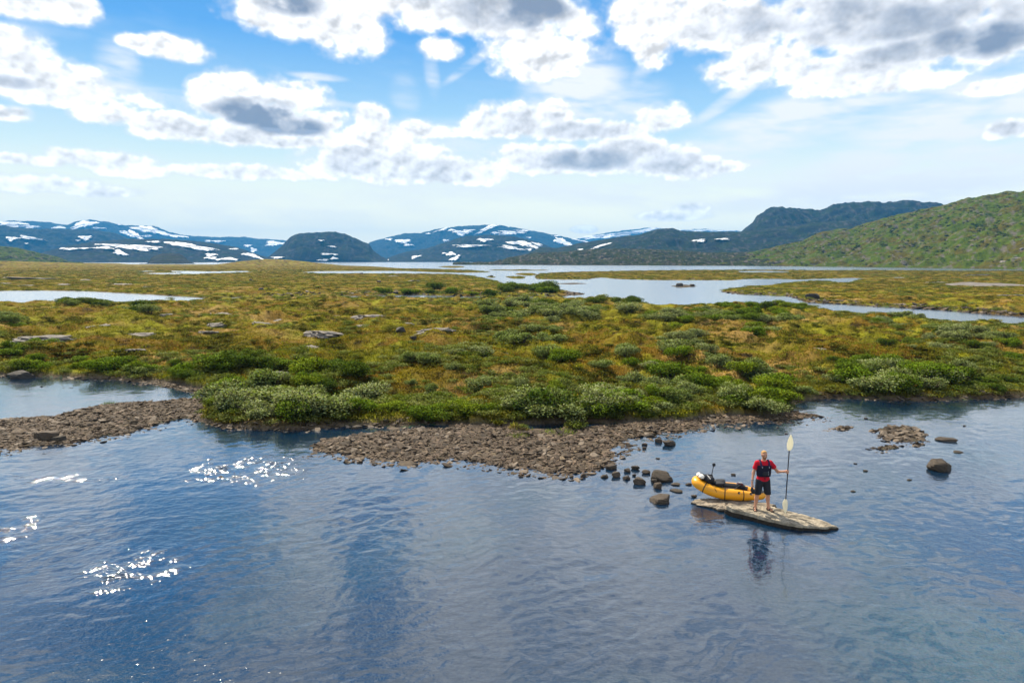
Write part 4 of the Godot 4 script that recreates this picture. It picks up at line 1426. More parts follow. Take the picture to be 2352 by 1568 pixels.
func slab_mesh(pix: Array, level: Callable, seed_: int, c: Color) -> Array:
	# pix: u, v, y triples round the edge; rings shrink towards the middle
	var edge := PackedVector3Array()
	var mid := Vector3.ZERO
	for k in range(0, pix.size(), 3):
		edge.append(on_plane(pix[k], pix[k + 1], pix[k + 2]))
	var n := edge.size()
	var fine := PackedVector3Array()
	for k in n:
		for q in 10:
			fine.append(edge[k].lerp(edge[(k + 1) % n], q / 10.0))
	for p in fine:
		mid += p
	mid /= fine.size()
	mid.y = 0.0
	var nz := fbm(seed_, 1.8, 4, 0.6)
	var v := PackedVector3Array()
	var col := PackedColorArray()
	var rings := [[1.05, -0.45], [1.015, -0.02], [1.0, 0.50], [0.99, 0.56], [0.98, 0.97], [0.95, 1.0], [0.88, 1.0], [0.8, 1.0], [0.7, 1.0], [0.6, 1.0], [0.5, 1.0], [0.4, 1.0], [0.3, 1.0], [0.2, 1.0], [0.1, 1.0], [0.0, 1.0]]
	for q in rings:
		for k in fine.size():
			var d := fine[k] - mid
			var out := 1.0 + 0.10 * nz.get_noise_2d(fine[k].x * 2.0, fine[k].z * 2.0)
			var x: float = mid.x + d.x * q[0] * out
			var z: float = mid.z + d.z * q[0] * out
			var top: float = level.call(x, z)
			var y: float = top * q[1] if q[1] > 0.0 else q[1]
			if q[1] > 0.5:
				# thin ledges where the schist splits, and a grain along the slab
				var split := nz.get_noise_2d(x * 0.5, z * 1.5)
				y += 0.030 * split + 0.016 * signf(nz.get_noise_2d(x * 0.7 + 7.0, z * 1.3)) * minf(1.0, (1.0 - q[0]) * 6.0) - 0.01
			v.append(Vector3(x, y, z))
			var t := 0.9 + 0.7 * nz.get_noise_2d(x * 1.3, z * 1.8)
			var tone := c * t
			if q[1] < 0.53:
				tone = Color(0.05, 0.042, 0.032)     # wet, weedy foot of the slab, with shade painted into its face
			col.append(tone)
	var m := fine.size()
	var idx := PackedInt32Array()
	for q in rings.size() - 1:
		for k in m:
			var k2 := (k + 1) % m
			idx.append_array([q * m + k, (q + 1) * m + k, q * m + k2, q * m + k2, (q + 1) * m + k, (q + 1) * m + k2])
	# face outward whichever way the edge runs
	var a := v[idx[m * 6 * 5]]
	var f := (v[idx[m * 6 * 5 + 2]] - a).cross(v[idx[m * 6 * 5 + 1]] - a)
	if f.y < 0.0:
		idx.reverse()
	return [v, col, idx]

func build_slab_and_boulders() -> void:
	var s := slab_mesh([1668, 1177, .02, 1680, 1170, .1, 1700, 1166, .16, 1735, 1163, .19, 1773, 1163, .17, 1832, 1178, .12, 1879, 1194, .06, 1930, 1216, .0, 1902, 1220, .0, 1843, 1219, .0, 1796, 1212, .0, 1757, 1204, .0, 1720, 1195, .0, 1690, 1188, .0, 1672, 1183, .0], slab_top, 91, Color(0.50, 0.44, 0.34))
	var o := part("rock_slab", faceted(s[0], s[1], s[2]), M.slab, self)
	tag(o, "long pale rock slab the person stands on", "rock")
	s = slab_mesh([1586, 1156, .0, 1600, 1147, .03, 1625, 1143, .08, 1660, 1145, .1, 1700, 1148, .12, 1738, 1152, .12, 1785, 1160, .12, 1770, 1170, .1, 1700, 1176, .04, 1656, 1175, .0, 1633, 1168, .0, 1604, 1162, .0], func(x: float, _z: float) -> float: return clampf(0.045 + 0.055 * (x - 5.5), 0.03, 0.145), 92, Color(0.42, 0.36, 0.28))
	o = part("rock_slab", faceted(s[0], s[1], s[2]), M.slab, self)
	tag(o, "broken low rock ledge under the yellow raft", "rock")
	var r := RandomNumberGenerator.new()
	r.seed = 31
	var row := "angular brown boulder in the row between the gravel bar and the yellow raft"
	var rowg := "boulders between the gravel bar and the raft"
	var tiny := "small stone just breaking the water around the slab"
	var tinyg := "small stones breaking the water"
	var off := "low stone in the water off the end of the gravel bar"
	var offg := "stones off the end of the gravel bar"
	for b in [[1403, 1078, .58, .26, row, rowg], [1415, 1096, .42, .26, row, rowg], [1441, 1085, .38, .2, row, rowg], [1460, 1079, .45, .2, row, rowg], [1484, 1088, .40, .18, row, rowg], [1470, 1113, .55, .3, row, rowg], [1504, 1110, .30, .2, row, rowg], [1512, 1122, .38, .26, row, rowg], [1441, 1102, .38, .2, row, rowg], [1458, 1094, .18, .12, row, rowg], [1389, 1098, .36, .16, row, rowg], [1339, 1096, .30, .2, row, rowg], [1312, 1097, .22, .12, row, rowg], [1328, 1085, .28, .14, row, rowg], [1553, 1115, .45, .07, row, rowg], [1557, 1130, .55, .07, row, rowg], [1583, 1114, .28, .08, row, rowg],
			[1518, 1104, .85, .36, "large dark boulder at the raft end of the boulder row", ""], [1522, 1155, .80, .22, "flat brown rock beside the tip of the raft ledge", ""], [2163, 1080, .92, .46, "round dark boulder alone in the open river", ""], [2182, 1014, .78, .14, "long flat dark stone lying beyond the round boulder", ""], [2206, 1040, .45, .06, "low rock awash between the shoal and the round boulder", ""],
			[1515, 1016, .36, .2, off, offg], [1537, 1023, .56, .24, "broad pale boulder off the end of the gravel bar", ""], [1495, 1004, .36, .14, off, offg], [1481, 1023, .22, .12, off, offg], [1480, 1031, .2, .1, off, offg], [1448, 1025, .15, .08, off, offg], [1512, 1054, .18, .05, off, offg],
			[1685, 1092, .16, .08, tiny, tinyg], [1595, 1142, .2, .08, tiny, tinyg], [1989, 1082, .17, .05, tiny, tinyg], [1966, 1066, .12, .06, tiny, tinyg], [2090, 1103, .18, .04, tiny, tinyg], [1960, 1129, .18, .04, tiny, tinyg], [1807, 997, .13, .06, tiny, tinyg], [1787, 983, .13, .06, tiny, tinyg], [2217, 979, .14, .06, tiny, tinyg], [1991, 962, .2, .08, tiny, tinyg],
			[100, 1014, 1.0, .42, "large pale block on the edge of the dark gravel spit", ""], [132, 1016, .5, .3, "dark block leaning on the large pale one at the gravel spit", ""], [818, 985, .5, .16, "pale flat stone in the dark inlet behind the gravel bar", ""]]:
		var p := on_plane(b[0], b[1])
		p.y = maxf(0.0, height_at(p.x, p.z))
		var rock := part("boulder", rock_mesh(1000 + int(b[0]), 26, 16, 0.8, mixc(Color(0.16, 0.125, 0.095), Color(0.09, 0.08, 0.065), r.randf()), 12, 0.10), M.stone, self)
		rock.scale = Vector3(b[2], b[3] * 1.7, b[2] * 0.75) * (0.76 if b[5] == rowg else 1.0)
		rock.position = p + Vector3(0, b[3] * 0.25, -b[2] * 0.2)
		rock.rotation.y = r.randf_range(-.5, .5) + (PI if r.randf() < .5 else 0.0)
		tag(rock, b[4], "boulder", b[5])

# ---------------------------------------------------------------- swept shapes
func tube(path: PackedVector3Array, radii: PackedFloat32Array, sides: int, closed: bool, a0 := 0.0, a1 := TAU, up := Vector3.UP) -> ArrayMesh:
	# a skin round a path; a0..a1 is the arc kept, measured from the outward side over the top
	var v := PackedVector3Array()
	var idx := PackedInt32Array()
	var n := path.size()
	var whole := a1 - a0 >= TAU - 0.001
	for k in n:
		var d := (path[(k + 1) % n] - path[(k - 1 + n) % n]) if closed else (path[mini(k + 1, n - 1)] - path[maxi(k - 1, 0)])
		d = d.normalized()
		var side := d.cross(up).normalized()
		if side.length() < 0.5:
			side = Vector3.RIGHT
		var top := side.cross(d).normalized()
		for q in sides + 1:
			var a := lerpf(a0, a1, q / float(sides))
			v.append(path[k] + (side * cos(a) + top * sin(a)) * radii[k])
	var w := sides + 1
	for k in (n if closed else n - 1):
		var k2 := (k + 1) % n
		for q in sides:
			idx.append_array([k * w + q, k * w + q + 1, k2 * w + q, k * w + q + 1, k2 * w + q + 1, k2 * w + q])
	if not closed and whole:
		for e in [0, n - 1]:
			var c := v.size()
			v.append(path[e])
			for q in sides:
				idx.append_array([c, e * w + q, e * w + q + 1] if e == 0 else [c, e * w + q + 1, e * w + q])
	return mesh_of(v, smooth_normals(v, idx), idx)

func rod(a: Vector3, b: Vector3, r: float, sides := 10) -> ArrayMesh:
	return tube(PackedVector3Array([a, b]), PackedFloat32Array([r, r]), sides, false, 0.0, TAU, Vector3.UP if absf((b - a).normalized().y) < 0.9 else Vector3.FORWARD)

func path_rod(pts: Array, r: float, sides := 8, up := Vector3.UP) -> ArrayMesh:
	var c := Curve3D.new()
	for k in pts.size():
		var t: Vector3 = (pts[mini(k + 1, pts.size() - 1)] - pts[maxi(k - 1, 0)]) * 0.2
		c.add_point(pts[k], -t, t)
	var path := PackedVector3Array()
	var radii := PackedFloat32Array()
	for k in 25:
		path.append(c.sample_baked(c.get_baked_length() * k / 24.0))
		radii.append(r)
	return tube(path, radii, sides, false, 0.0, TAU, up)

# ---------------------------------------------------------------- raft
func raft_point(f: float) -> Array:
	# f runs round the tube, 0 at the low end, 0.25 at the middle of the side towards the camera, 0.5 at the raised end
	var a := TAU * f
	var x := 0.90 * signf(cos(a)) * pow(absf(cos(a)), 0.85)
	var z := 0.30 * signf(sin(a)) * pow(absf(sin(a)), 0.62)
	if x > 0.2:
		z *= 1.0 - 0.34 * smoothstep(0.2, 0.9, x)
	var r := lerpf(0.165, 0.118, smoothstep(0.1, 0.9, x)) if x > 0.0 else lerpf(0.165, 0.145, smoothstep(0.3, 0.9, -x))
	var lift := 0.23 * pow(clampf((-x - 0.12) / 0.78, 0.0, 1.0), 1.7) + 0.03 * pow(clampf((x - 0.3) / 0.6, 0.0, 1.0), 2.0)
	return [Vector3(x, r + lift, z), r]

func raft_run(f0: float, f1: float, n: int, extra: float) -> Array:
	var path := PackedVector3Array()
	var radii := PackedFloat32Array()
	for k in n:
		var q := raft_point(lerpf(f0, f1, k / float(n - 1)))
		path.append(q[0])
		radii.append(q[1] + extra)
	return [path, radii]

func build_raft() -> void:
	var raft := thing("packraft", Vector3(6.90, 0.125, -21.02), "yellow inflatable packraft with a raised bow drawn up on the rock", "raft")
	raft.rotation = Vector3(0, deg_to_rad(-17.0), 0)
	raft.scale = Vector3(1.1, 1.06, 1.06)
	var path := PackedVector3Array()
	var radii := PackedFloat32Array()
	for k in 120:
		var q := raft_point(k / 120.0)
		path.append(q[0])
		radii.append(q[1] * (1.0 + 0.006 * sin(k * TAU / 10.0)))
	part("hull_tube", tube(path, radii, 28, true), M.yellow, raft)
	# floor, hung between the tubes
	var fv := PackedVector3Array()
	var fi := PackedInt32Array()
	for k in 60:
		var q := raft_point(k / 60.0)
		for t in 4:
			var s: float = [1.0, 0.7, 0.35, 0.0][t]
			fv.append(Vector3(q[0].x * s, lerpf(0.05, q[0].y - q[1] * 0.5, s * s), q[0].z * s))
	for k in 60:
		var k2 := (k + 1) % 60
		for t in 3:
			fi.append_array([k * 4 + t, k * 4 + t + 1, k2 * 4 + t, k2 * 4 + t, k * 4 + t + 1, k2 * 4 + t + 1])
	var fn := smooth_normals(fv, fi)
	for k in fn.size():
		if fn[k].y < 0:
			fn[k] = -fn[k]
	part("floor", mesh_of(fv, fn, fi), M.blacksoft, raft)
	# black coaming along both inner sides and the spray deck over the low end
	for e in [[0.155, 0.375], [0.625, 0.845]]:
		var run := raft_run(e[0], e[1], 30, 0.005)
		part("coaming", tube(run[0], run[1], 8, false, 0.35, 1.35), M.black, raft)
	var deck := raft_run(-0.11, 0.11, 30, 0.006)
	part("spray_deck", tube(deck[0], deck[1], 8, false, 0.9, 2.2), M.black, raft)
	# webbing straps round the tube
	for f in [0.372, 0.262, 0.192, 0.628, 0.738, 0.808]:
		var q := raft_point(f)
		var d: Vector3 = ((raft_point(f + 0.004)[0] - raft_point(f - 0.004)[0]) as Vector3).normalized()
		var rr: float = q[1] + 0.006
		part("strap", tube(PackedVector3Array([q[0] - d * 0.013, q[0] + d * 0.013]), PackedFloat32Array([rr, rr]), 28, false, 0.0, TAU - 0.01), M.black, raft)
	for e in [[0.212, 0.035, 0.75], [0.150, 0.038, 0.8]]:
		var q := raft_point(e[0])
		var d: Vector3 = ((raft_point(e[0] + 0.004)[0] - raft_point(e[0] - 0.004)[0]) as Vector3).normalized()
		var side := d.cross(Vector3.UP).normalized()
		if side.z < 0:
			side = -side
		var out: Vector3 = (side * cos(e[2]) + Vector3.UP * sin(e[2])).normalized()
		var c: Vector3 = q[0] + out * q[1]
		part("valve", rod(c - out * 0.02, c + out * 0.012, e[1], 18), M.black, raft)
	# seat with its upright backrest
	part("seat", cushion(Vector3(0.24, 0.075, 0.20), Vector3(0.02, 0.15, 0), 0.0), M.blacksoft, raft)
	part("backrest", cushion(Vector3(0.15, 0.05, 0.24), Vector3(-0.24, 0.43, 0.06), 0.10), M.blacksoft, raft)
	part("backrest_support", cushion(Vector3(0.10, 0.10, 0.20), Vector3(-0.27, 0.31, 0.02), 0.25), M.black, raft)
	part("grab_line", path_rod([Vector3(-0.86, 0.55, 0.18), Vector3(-0.62, 0.50, 0.24), Vector3(-0.45, 0.38, 0.30), Vector3(-0.36, 0.30, 0.42), Vector3(-0.33, 0.24, 0.44)], 0.009), M.black, raft)
	part("grab_line", path_rod([Vector3(0.10, 0.27, 0.35), Vector3(0.22, 0.37, 0.22), Vector3(0.36, 0.42, 0.05), Vector3(0.42, 0.34, -0.2)], 0.012), M.black, raft)
	part("thigh_pad", cushion(Vector3(0.13, 0.05, 0.10), Vector3(0.33, 0.36, 0.02), -0.25), M.blacksoft, raft)
	# mast with a small camera clamped behind the seat
	var mast := part("mast", path_rod([Vector3(-0.50, 0.40, -0.10), Vector3(-0.48, 0.60, -0.10), Vector3(-0.44, 0.86, -0.12)], 0.012), M.black, raft)
	part("camera_box", cushion(Vector3(0.045, 0.05, 0.03), Vector3(-0.43, 0.90, -0.12), 0.15), M.black, mast)
	var b := thing("dry_bag", raft.transform * Vector3(-0.60, 0.42, 0.02), "dark roll-top bag strapped on the raised end of the raft", "bag")
	b.rotation = raft.rotation
	part("bag_body", lump([[Vector3(-0.13, 0.07, -0.16), Vector3(0.12, 0.09, 0.12), 0.10, 0.11], [Vector3(-0.05, 0.13, 0.05), Vector3(0.10, 0.11, -0.12), 0.08, 0.08]], 0.018), M.blacksoft, b)
	part("buckle_strap", path_rod([Vector3(-0.16, 0.12, -0.2), Vector3(-0.02, 0.20, 0.0), Vector3(0.10, 0.14, 0.22)], 0.014), M.grey, b)
	part("buckle_strap", path_rod([Vector3(-0.24, 0.10, 0.05), Vector3(-0.10, 0.21, 0.02), Vector3(0.16, 0.20, -0.05)], 0.012), M.black, b)
	var p := thing("stuff_sack", raft.transform * Vector3(-0.80, 0.52, 0.03), "white sack lashed to the tip of the raised raft end", "bag")
	p.rotation = raft.rotation
	part("sack_body", lump([[Vector3(-0.05, 0.05, -0.10), Vector3(0.05, 0.06, 0.12), 0.075, 0.08]], 0.016), M.white, p)
	part("cord", path_rod([Vector3(-0.10, 0.05, 0.14), Vector3(0.0, 0.145, 0.05), Vector3(0.10, 0.08, -0.12)], 0.01), M.black, p)
	var g := thing("red_pouch", raft.transform * Vector3(0.30, 0.37, 0.03), "small dark red pouch lying on the thigh pad of the raft", "pouch")
	g.rotation = raft.rotation
	part("pouch_body", lump([[Vector3(-0.04, 0.06, 0), Vector3(0.05, 0.055, 0.02), 0.045, 0.05]], 0.012), plain(0.09, 0.02, 0.025, 0.7), g)
	part("flap", lump([[Vector3(-0.02, 0.10, 0.02), Vector3(0.05, 0.095, 0.03), 0.025, 0.03]], 0.012), M.grey, g)

func cushion(half: Vector3, at: Vector3, tilt: float) -> ArrayMesh:
	# a rounded block: a sphere pushed towards a box
	var v := PackedVector3Array()
	var idx := PackedInt32Array()
	var t := Basis(Vector3.BACK, tilt)
	for b in 13:
		for a in 24:
			var ph := PI * b / 12.0
			var th := TAU * a / 24.0
			var d := Vector3(sin(ph) * cos(th), cos(ph), sin(ph) * sin(th))
			var e := Vector3(signf(d.x) * pow(absf(d.x), 0.5), signf(d.y) * pow(absf(d.y), 0.55), signf(d.z) * pow(absf(d.z), 0.5))
			v.append(at + t * (e * half))
	for b in 12:
		for a in 24:
			var a2 := (a + 1) % 24
			idx.append_array([b * 24 + a, b * 24 + a2, (b + 1) * 24 + a, b * 24 + a2, (b + 1) * 24 + a2, (b + 1) * 24 + a])
	return mesh_of(v, smooth_normals(v, idx), idx)

# ---------------------------------------------------------------- surfaces from joined capsules
func lump(bones: Array, cell: float, k := 0.03, cuts := []) -> ArrayMesh:
	var d := net(bones, cell, k, cuts)
	return mesh_of(d[0], d[1], d[2])

func net(bones: Array, cell: float, k: float, cuts: Array) -> Array:
	# bones: [from, to, radius, radius]; cuts: [normal, distance], what lies past them is cut away
	var lo := Vector3.INF
	var hi := -Vector3.INF
	for b in bones:
		var rr := maxf(b[2], b[3]) + cell * 3.0
		lo = lo.min(b[0] - Vector3.ONE * rr).min(b[1] - Vector3.ONE * rr)
		hi = hi.max(b[0] + Vector3.ONE * rr).max(b[1] + Vector3.ONE * rr)
	var nx := int((hi.x - lo.x) / cell) + 2
	var ny := int((hi.y - lo.y) / cell) + 2
	var nz := int((hi.z - lo.z) / cell) + 2
	var f := PackedFloat32Array()
	f.resize(nx * ny * nz)
	f.fill(1.0)
	for b in bones:
		var p0: Vector3 = b[0]
		var p1: Vector3 = b[1]
		var r0: float = b[2]
		var r1: float = b[3]
		var ax := p1 - p0
		var len2 := maxf(1e-8, ax.length_squared())
		var pad := maxf(r0, r1) + k + cell * 2.0
		var i0 := ((p0.min(p1) - Vector3.ONE * pad - lo) / cell).floor()
		var i1 := ((p0.max(p1) + Vector3.ONE * pad - lo) / cell).ceil()
		for x in range(maxi(0, int(i0.x)), mini(nx - 1, int(i1.x)) + 1):
			for y in range(maxi(0, int(i0.y)), mini(ny - 1, int(i1.y)) + 1):
				for z in range(maxi(0, int(i0.z)), mini(nz - 1, int(i1.z)) + 1):
					var q := lo + Vector3(x, y, z) * cell - p0
					var t := clampf(q.dot(ax) / len2, 0.0, 1.0)
					var d := (q - ax * t).length() - lerpf(r0, r1, t)
					var at := (x * ny + y) * nz + z
					var o := f[at]
					var h := maxf(k - absf(o - d), 0.0) / k
					f[at] = minf(o, d) - h * h * k * 0.25
	for c in cuts:
		for x in nx:
			for y in ny:
				for z in nz:
					var at := (x * ny + y) * nz + z
					if f[at] < 0.2:
						f[at] = maxf(f[at], (lo + Vector3(x, y, z) * cell).dot(c[0]) - c[1])
	var v := PackedVector3Array()
	var idx := PackedInt32Array()
	var own := {}
	var steps := [0, 1, nz, nz + 1, ny * nz, ny * nz + 1, ny * nz + nz, ny * nz + nz + 1]
	for x in nx - 1:
		for y in ny - 1:
			for z in nz - 1:
				var at := (x * ny + y) * nz + z
				var neg := 0
				if f[at] > cell * 2.0 or f[at] < -cell * 2.0:
					continue
				for s in steps:
					if f[at + s] < 0.0:
						neg += 1
				if neg == 0 or neg == 8:
					continue
				var sum := Vector3.ZERO
				var n := 0
				for e in 12:
					var ca: int = EDGE_A[e]
					var cb: int = EDGE_B[e]
					var fa := f[at + steps[ca]]
					var fb := f[at + steps[cb]]
					if (fa < 0.0) != (fb < 0.0):
						var t := fa / (fa - fb)
						var pa := Vector3(ca >> 2, (ca >> 1) & 1, ca & 1)
						var pb := Vector3(cb >> 2, (cb >> 1) & 1, cb & 1)
						sum += pa.lerp(pb, t)
						n += 1
				own[at] = v.size()
				v.append(lo + (Vector3(x, y, z) + sum / n) * cell)
	var jump := [ny * nz, nz, 1]
	for at in own.keys():
		for a in 3:
			var b: int = jump[(a + 1) % 3]
			var c: int = jump[(a + 2) % 3]
			var f0 := f[at]
			var f1 := f[at + jump[a]]
			if (f0 < 0.0) == (f1 < 0.0):
				continue
			if not (own.has(at - b) and own.has(at - c) and own.has(at - b - c)):
				continue
			var q := [own[at], own[at - b], own[at - b - c], own[at - c]]
			if f0 < 0.0:
				idx.append_array([q[0], q[2], q[1], q[0], q[3], q[2]])
			else:
				idx.append_array([q[0], q[1], q[2], q[0], q[2], q[3]])
	return [v, smooth_normals(v, idx), idx]

const EDGE_A := [0, 2, 4, 6, 0, 1, 4, 5, 0, 1, 2, 3]
const EDGE_B := [1, 3, 5, 7, 2, 3, 6, 7, 4, 5, 6, 7]

func joined(list: Array) -> ArrayMesh:
	var v := PackedVector3Array()
	var n := PackedVector3Array()
	var idx := PackedInt32Array()
	for d in list:
		var b := v.size()
		v.append_array(d[0])
		n.append_array(d[1])
		for k in d[2]:
			idx.append(k + b)
	return mesh_of(v, n, idx)

# ---------------------------------------------------------------- person, paddle
func build_person() -> void:
	var foot := on_plane(1750, 1169.5, 0.215)
	foot.y = slab_top(foot.x, foot.z) - 0.012
	var o := thing("person", foot, "person in a red shirt, dark buoyancy vest and dark shorts standing on the slab", "person")
	var V := func(x: float, y: float, z: float) -> Vector3: return Vector3(x, y, z)
	var hl := Vector3(-0.355, 0.845, 0.10)
	var hr := Vector3(0.60, 1.225, 0.16)
	var legs := [[V.call(-.095, .92, 0), V.call(-.165, .50, .035), .092, .060], [V.call(-.165, .50, .035), V.call(-.17, .36, .0), .057, .058], [V.call(-.17, .36, .0), V.call(-.195, .09, -.01), .058, .036],
		[V.call(.095, .92, 0), V.call(.155, .50, .035), .092, .060], [V.call(.155, .50, .035), V.call(.165, .36, .0), .057, .058], [V.call(.165, .36, .0), V.call(.20, .09, -.01), .058, .036],
		[V.call(-.195, .055, -.03), V.call(-.245, .030, .15), .040, .028], [V.call(.20, .055, -.03), V.call(.255, .030, .14), .040, .028], [V.call(-.195, .10, -.01), V.call(-.2, .05, 0), .036, .040], [V.call(.20, .10, -.01), V.call(.21, .05, 0), .036, .040]]
	var trunk := [[V.call(-.07, .95, 0), V.call(.07, .95, 0), .115, .115], [V.call(-.05, 1.02, 0), V.call(-.06, 1.32, 0), .105, .125], [V.call(.05, 1.02, 0), V.call(.06, 1.32, 0), .105, .125], [V.call(-.10, 1.40, 0), V.call(.10, 1.40, 0), .105, .105], [V.call(-.18, 1.44, 0), V.call(.18, 1.44, 0), .065, .065], [V.call(0, 1.46, -.01), V.call(0, 1.60, .015), .060, .055]]
	var arms := [[V.call(-.20, 1.435, 0), V.call(-.285, 1.13, -.02), .056, .042], [V.call(-.285, 1.13, -.02), V.call(-.345, .91, .08), .041, .027], [V.call(.20, 1.435, 0), V.call(.42, 1.18, .02), .056, .042], [V.call(.42, 1.18, .02), V.call(.575, 1.222, .14), .041, .028], [V.call(-.345, .92, .075), hl, .028, .030], [V.call(.56, 1.22, .13), hr, .028, .030]]
	var head := [[V.call(0, 1.715, .0), V.call(0, 1.70, .03), .083, .080], [V.call(0, 1.66, .035), V.call(0, 1.625, .055), .066, .045], [V.call(0, 1.685, .095), V.call(0, 1.662, .118), .010, .014], [V.call(-.082, 1.69, .01), V.call(-.084, 1.655, .015), .012, .009], [V.call(.082, 1.69, .01), V.call(.084, 1.655, .015), .012, .009], [V.call(-.045, 1.708, .085), V.call(.045, 1.708, .085), .014, .014], [V.call(0, 1.64, .0), V.call(0, 1.58, .01), .056, .056], [V.call(-.018, 1.632, .096), V.call(.018, 1.632, .096), .008, .008]]
	var shaft_x := 0.642
	var shaft_z := 0.185
	var hand_r := [[hr, hr + Vector3(.015, .03, .015), .026, .020], [hr, hr + Vector3(.015, -.03, .015), .026, .020]]
	for q in 4:
		var y := hr.y + 0.036 - 0.023 * q
		var prev := Vector3(shaft_x - .034, y, shaft_z + .004)
		for a in [115, 55, 5]:
			var rad: float = 0.031 - (0.002 if q == 3 else 0.0)
			var p := Vector3(shaft_x + cos(deg_to_rad(a)) * rad, y, shaft_z + sin(deg_to_rad(a)) * rad)
			hand_r.append([prev, p, .010, .009])
			prev = p
	var pt := hr + Vector3(.0, .035, -.005)
	for a in [235, 285, 330]:
		var p := Vector3(shaft_x + cos(deg_to_rad(a)) * .031, hr.y + .045, shaft_z + sin(deg_to_rad(a)) * .031)
		hand_r.append([pt, p, .012, .010])
		pt = p
	var hand_l := [[hl, hl + Vector3(.0, -.05, .025), .026, .022], [hl, hl + Vector3(.0, -.05, -.02), .026, .020]]
	for q in 4:
		var z := hl.z + 0.035 - 0.021 * q
		var len_: float = [0.9, 1.0, 0.95, 0.78][q]
		var a := Vector3(hl.x - .004, hl.y - .058, z)
		var b := a + Vector3(-.006, -.038, 0) * len_
		var c := b + Vector3(.024, -.018, 0) * len_
		var e := c + Vector3(.020, .008, 0) * len_
		hand_l.append_array([[a, b, .010, .009], [b, c, .009, .0085], [c, e, .0085, .008]])
	hand_l.append_array([[hl + Vector3(.01, -.015, .03), hl + Vector3(.026, -.05, .05), .012, .011], [hl + Vector3(.026, -.05, .05), hl + Vector3(.034, -.078, .04), .011, .009]])
	var skin := plain(0.50, 0.255, 0.165, 0.6, 0.4)
	skin.subsurf_scatter_enabled = true
	skin.subsurf_scatter_strength = 0.1
	part("body", joined([net(legs + trunk + arms, 0.016, 0.035, []), net(head, 0.0065, 0.018, []), net(hand_l, 0.0055, 0.008, []), net(hand_r, 0.0055, 0.008, [])]), skin, o)
	var red := plain(0.50, 0.012, 0.028, 0.85, 0.25)
	var shirt := [[V.call(-.065, .93, 0), V.call(.065, .93, 0), .128, .128], [V.call(-.05, .98, 0), V.call(-.065, 1.32, 0), .120, .138], [V.call(.05, .98, 0), V.call(.065, 1.32, 0), .120, .138], [V.call(-.10, 1.40, 0), V.call(.10, 1.40, 0), .116, .116], [V.call(-.18, 1.445, 0), V.call(.18, 1.445, 0), .074, .074], [V.call(-.20, 1.435, 0), V.call(-.25, 1.25, -.012), .072, .080], [V.call(.20, 1.435, 0), V.call(.315, 1.30, .01), .072, .080]]
	var sleeve_l := net([shirt[4], shirt[5]], 0.014, 0.04, [[Vector3(-.26, -.965, 0).normalized(), -1.145], [Vector3(1, 0, 0), -.10]])
	var sleeve_r := net([shirt[4], shirt[6]], 0.014, 0.04, [[Vector3(.66, -.75, 0).normalized(), -.765], [Vector3(-1, 0, 0), -.10]])
	part("shirt", joined([net(shirt.slice(0, 5), 0.015, 0.04, [[Vector3(0, -1, 0), -.875], [Vector3(0, 1, 0), 1.52]]), sleeve_l, sleeve_r]), red, o)
	var navy := plain(0.022, 0.024, 0.032, 0.85, 0.3)
	var shorts := [[V.call(-.07, .92, 0), V.call(.07, .92, 0), .128, .128], [V.call(-.095, .90, 0), V.call(-.16, .46, .03), .118, .094], [V.call(.095, .90, 0), V.call(.152, .46, .03), .118, .094]]
	part("shorts", lump(shorts, 0.015, 0.03, [[Vector3(0, -1, 0), -.495], [Vector3(0, 1, 0), .965]]), navy, o)
	var vest := [[V.call(-.07, 1.12, .03), V.call(-.075, 1.34, .02), .140, .148], [V.call(.07, 1.12, .03), V.call(.075, 1.34, .02), .140, .148], [V.call(-.06, 1.22, .10), V.call(.06, 1.22, .10), .085, .085], [V.call(-.06, 1.33, .08), V.call(.06, 1.33, .08), .085, .085]]
	var vp := part("buoyancy_vest", lump(vest, 0.014, 0.04, [[Vector3(0, -1, 0), -1.055], [Vector3(0, 1, 0), 1.40]]), plain(0.012, 0.012, 0.026, 0.8, 0.3), o)
	for s in [-1.0, 1.0]:
		part("shoulder_strap", path_rod([V.call(s * .105, 1.36, .165), V.call(s * .125, 1.46, .10), V.call(s * .12, 1.53, .0), V.call(s * .12, 1.45, -.11)], 0.032, 8, Vector3.RIGHT), plain(0.028, 0.016, 0.055, 0.8, 0.3), vp)
		part("buckle", rod(V.call(s * .10, 1.38, .185), V.call(s * .10, 1.34, .19), .010, 8), M.grey, vp)
	part("chest_pocket", cushion(Vector3(.085, .055, .022), V.call(0, 1.17, .185), 0.0), M.blacksoft, vp)
	part("whistle", rod(V.call(.075, 1.24, .19), V.call(.085, 1.13, .20), .006, 8), M.grey, vp)
	part("waist_strap", rod(V.call(.0, 1.06, .15), V.call(.005, .97, .155), .012, 8), M.black, vp)
	var hair := [[V.call(0, 1.735, -.012), V.call(0, 1.725, .02), .083, .078], [V.call(0, 1.70, -.035), V.call(0, 1.66, -.04), .070, .058], [V.call(-.03, 1.775, .055), V.call(.03, 1.777, .05), .025, .025]]
	part("hair", lump(hair, 0.0075, 0.02, [[Vector3(0, -.62, .78).normalized(), -1.045]]), plain(0.42, 0.25, 0.10, 0.7, 0.3), o)
	for s in [-1.0, 1.0]:
		part("eye", lump([[V.call(s * .031, 1.690, .094), V.call(s * .036, 1.690, .093), .008, .008]], .004, .01), plain(0.03, 0.02, 0.015, 0.3, 0.5), o)
		part("eyebrow", lump([[V.call(s * .018, 1.712, .099), V.call(s * .048, 1.712, .090), .006, .005]], .004, .01), plain(0.20, 0.11, 0.05, 0.8, 0.2), o)
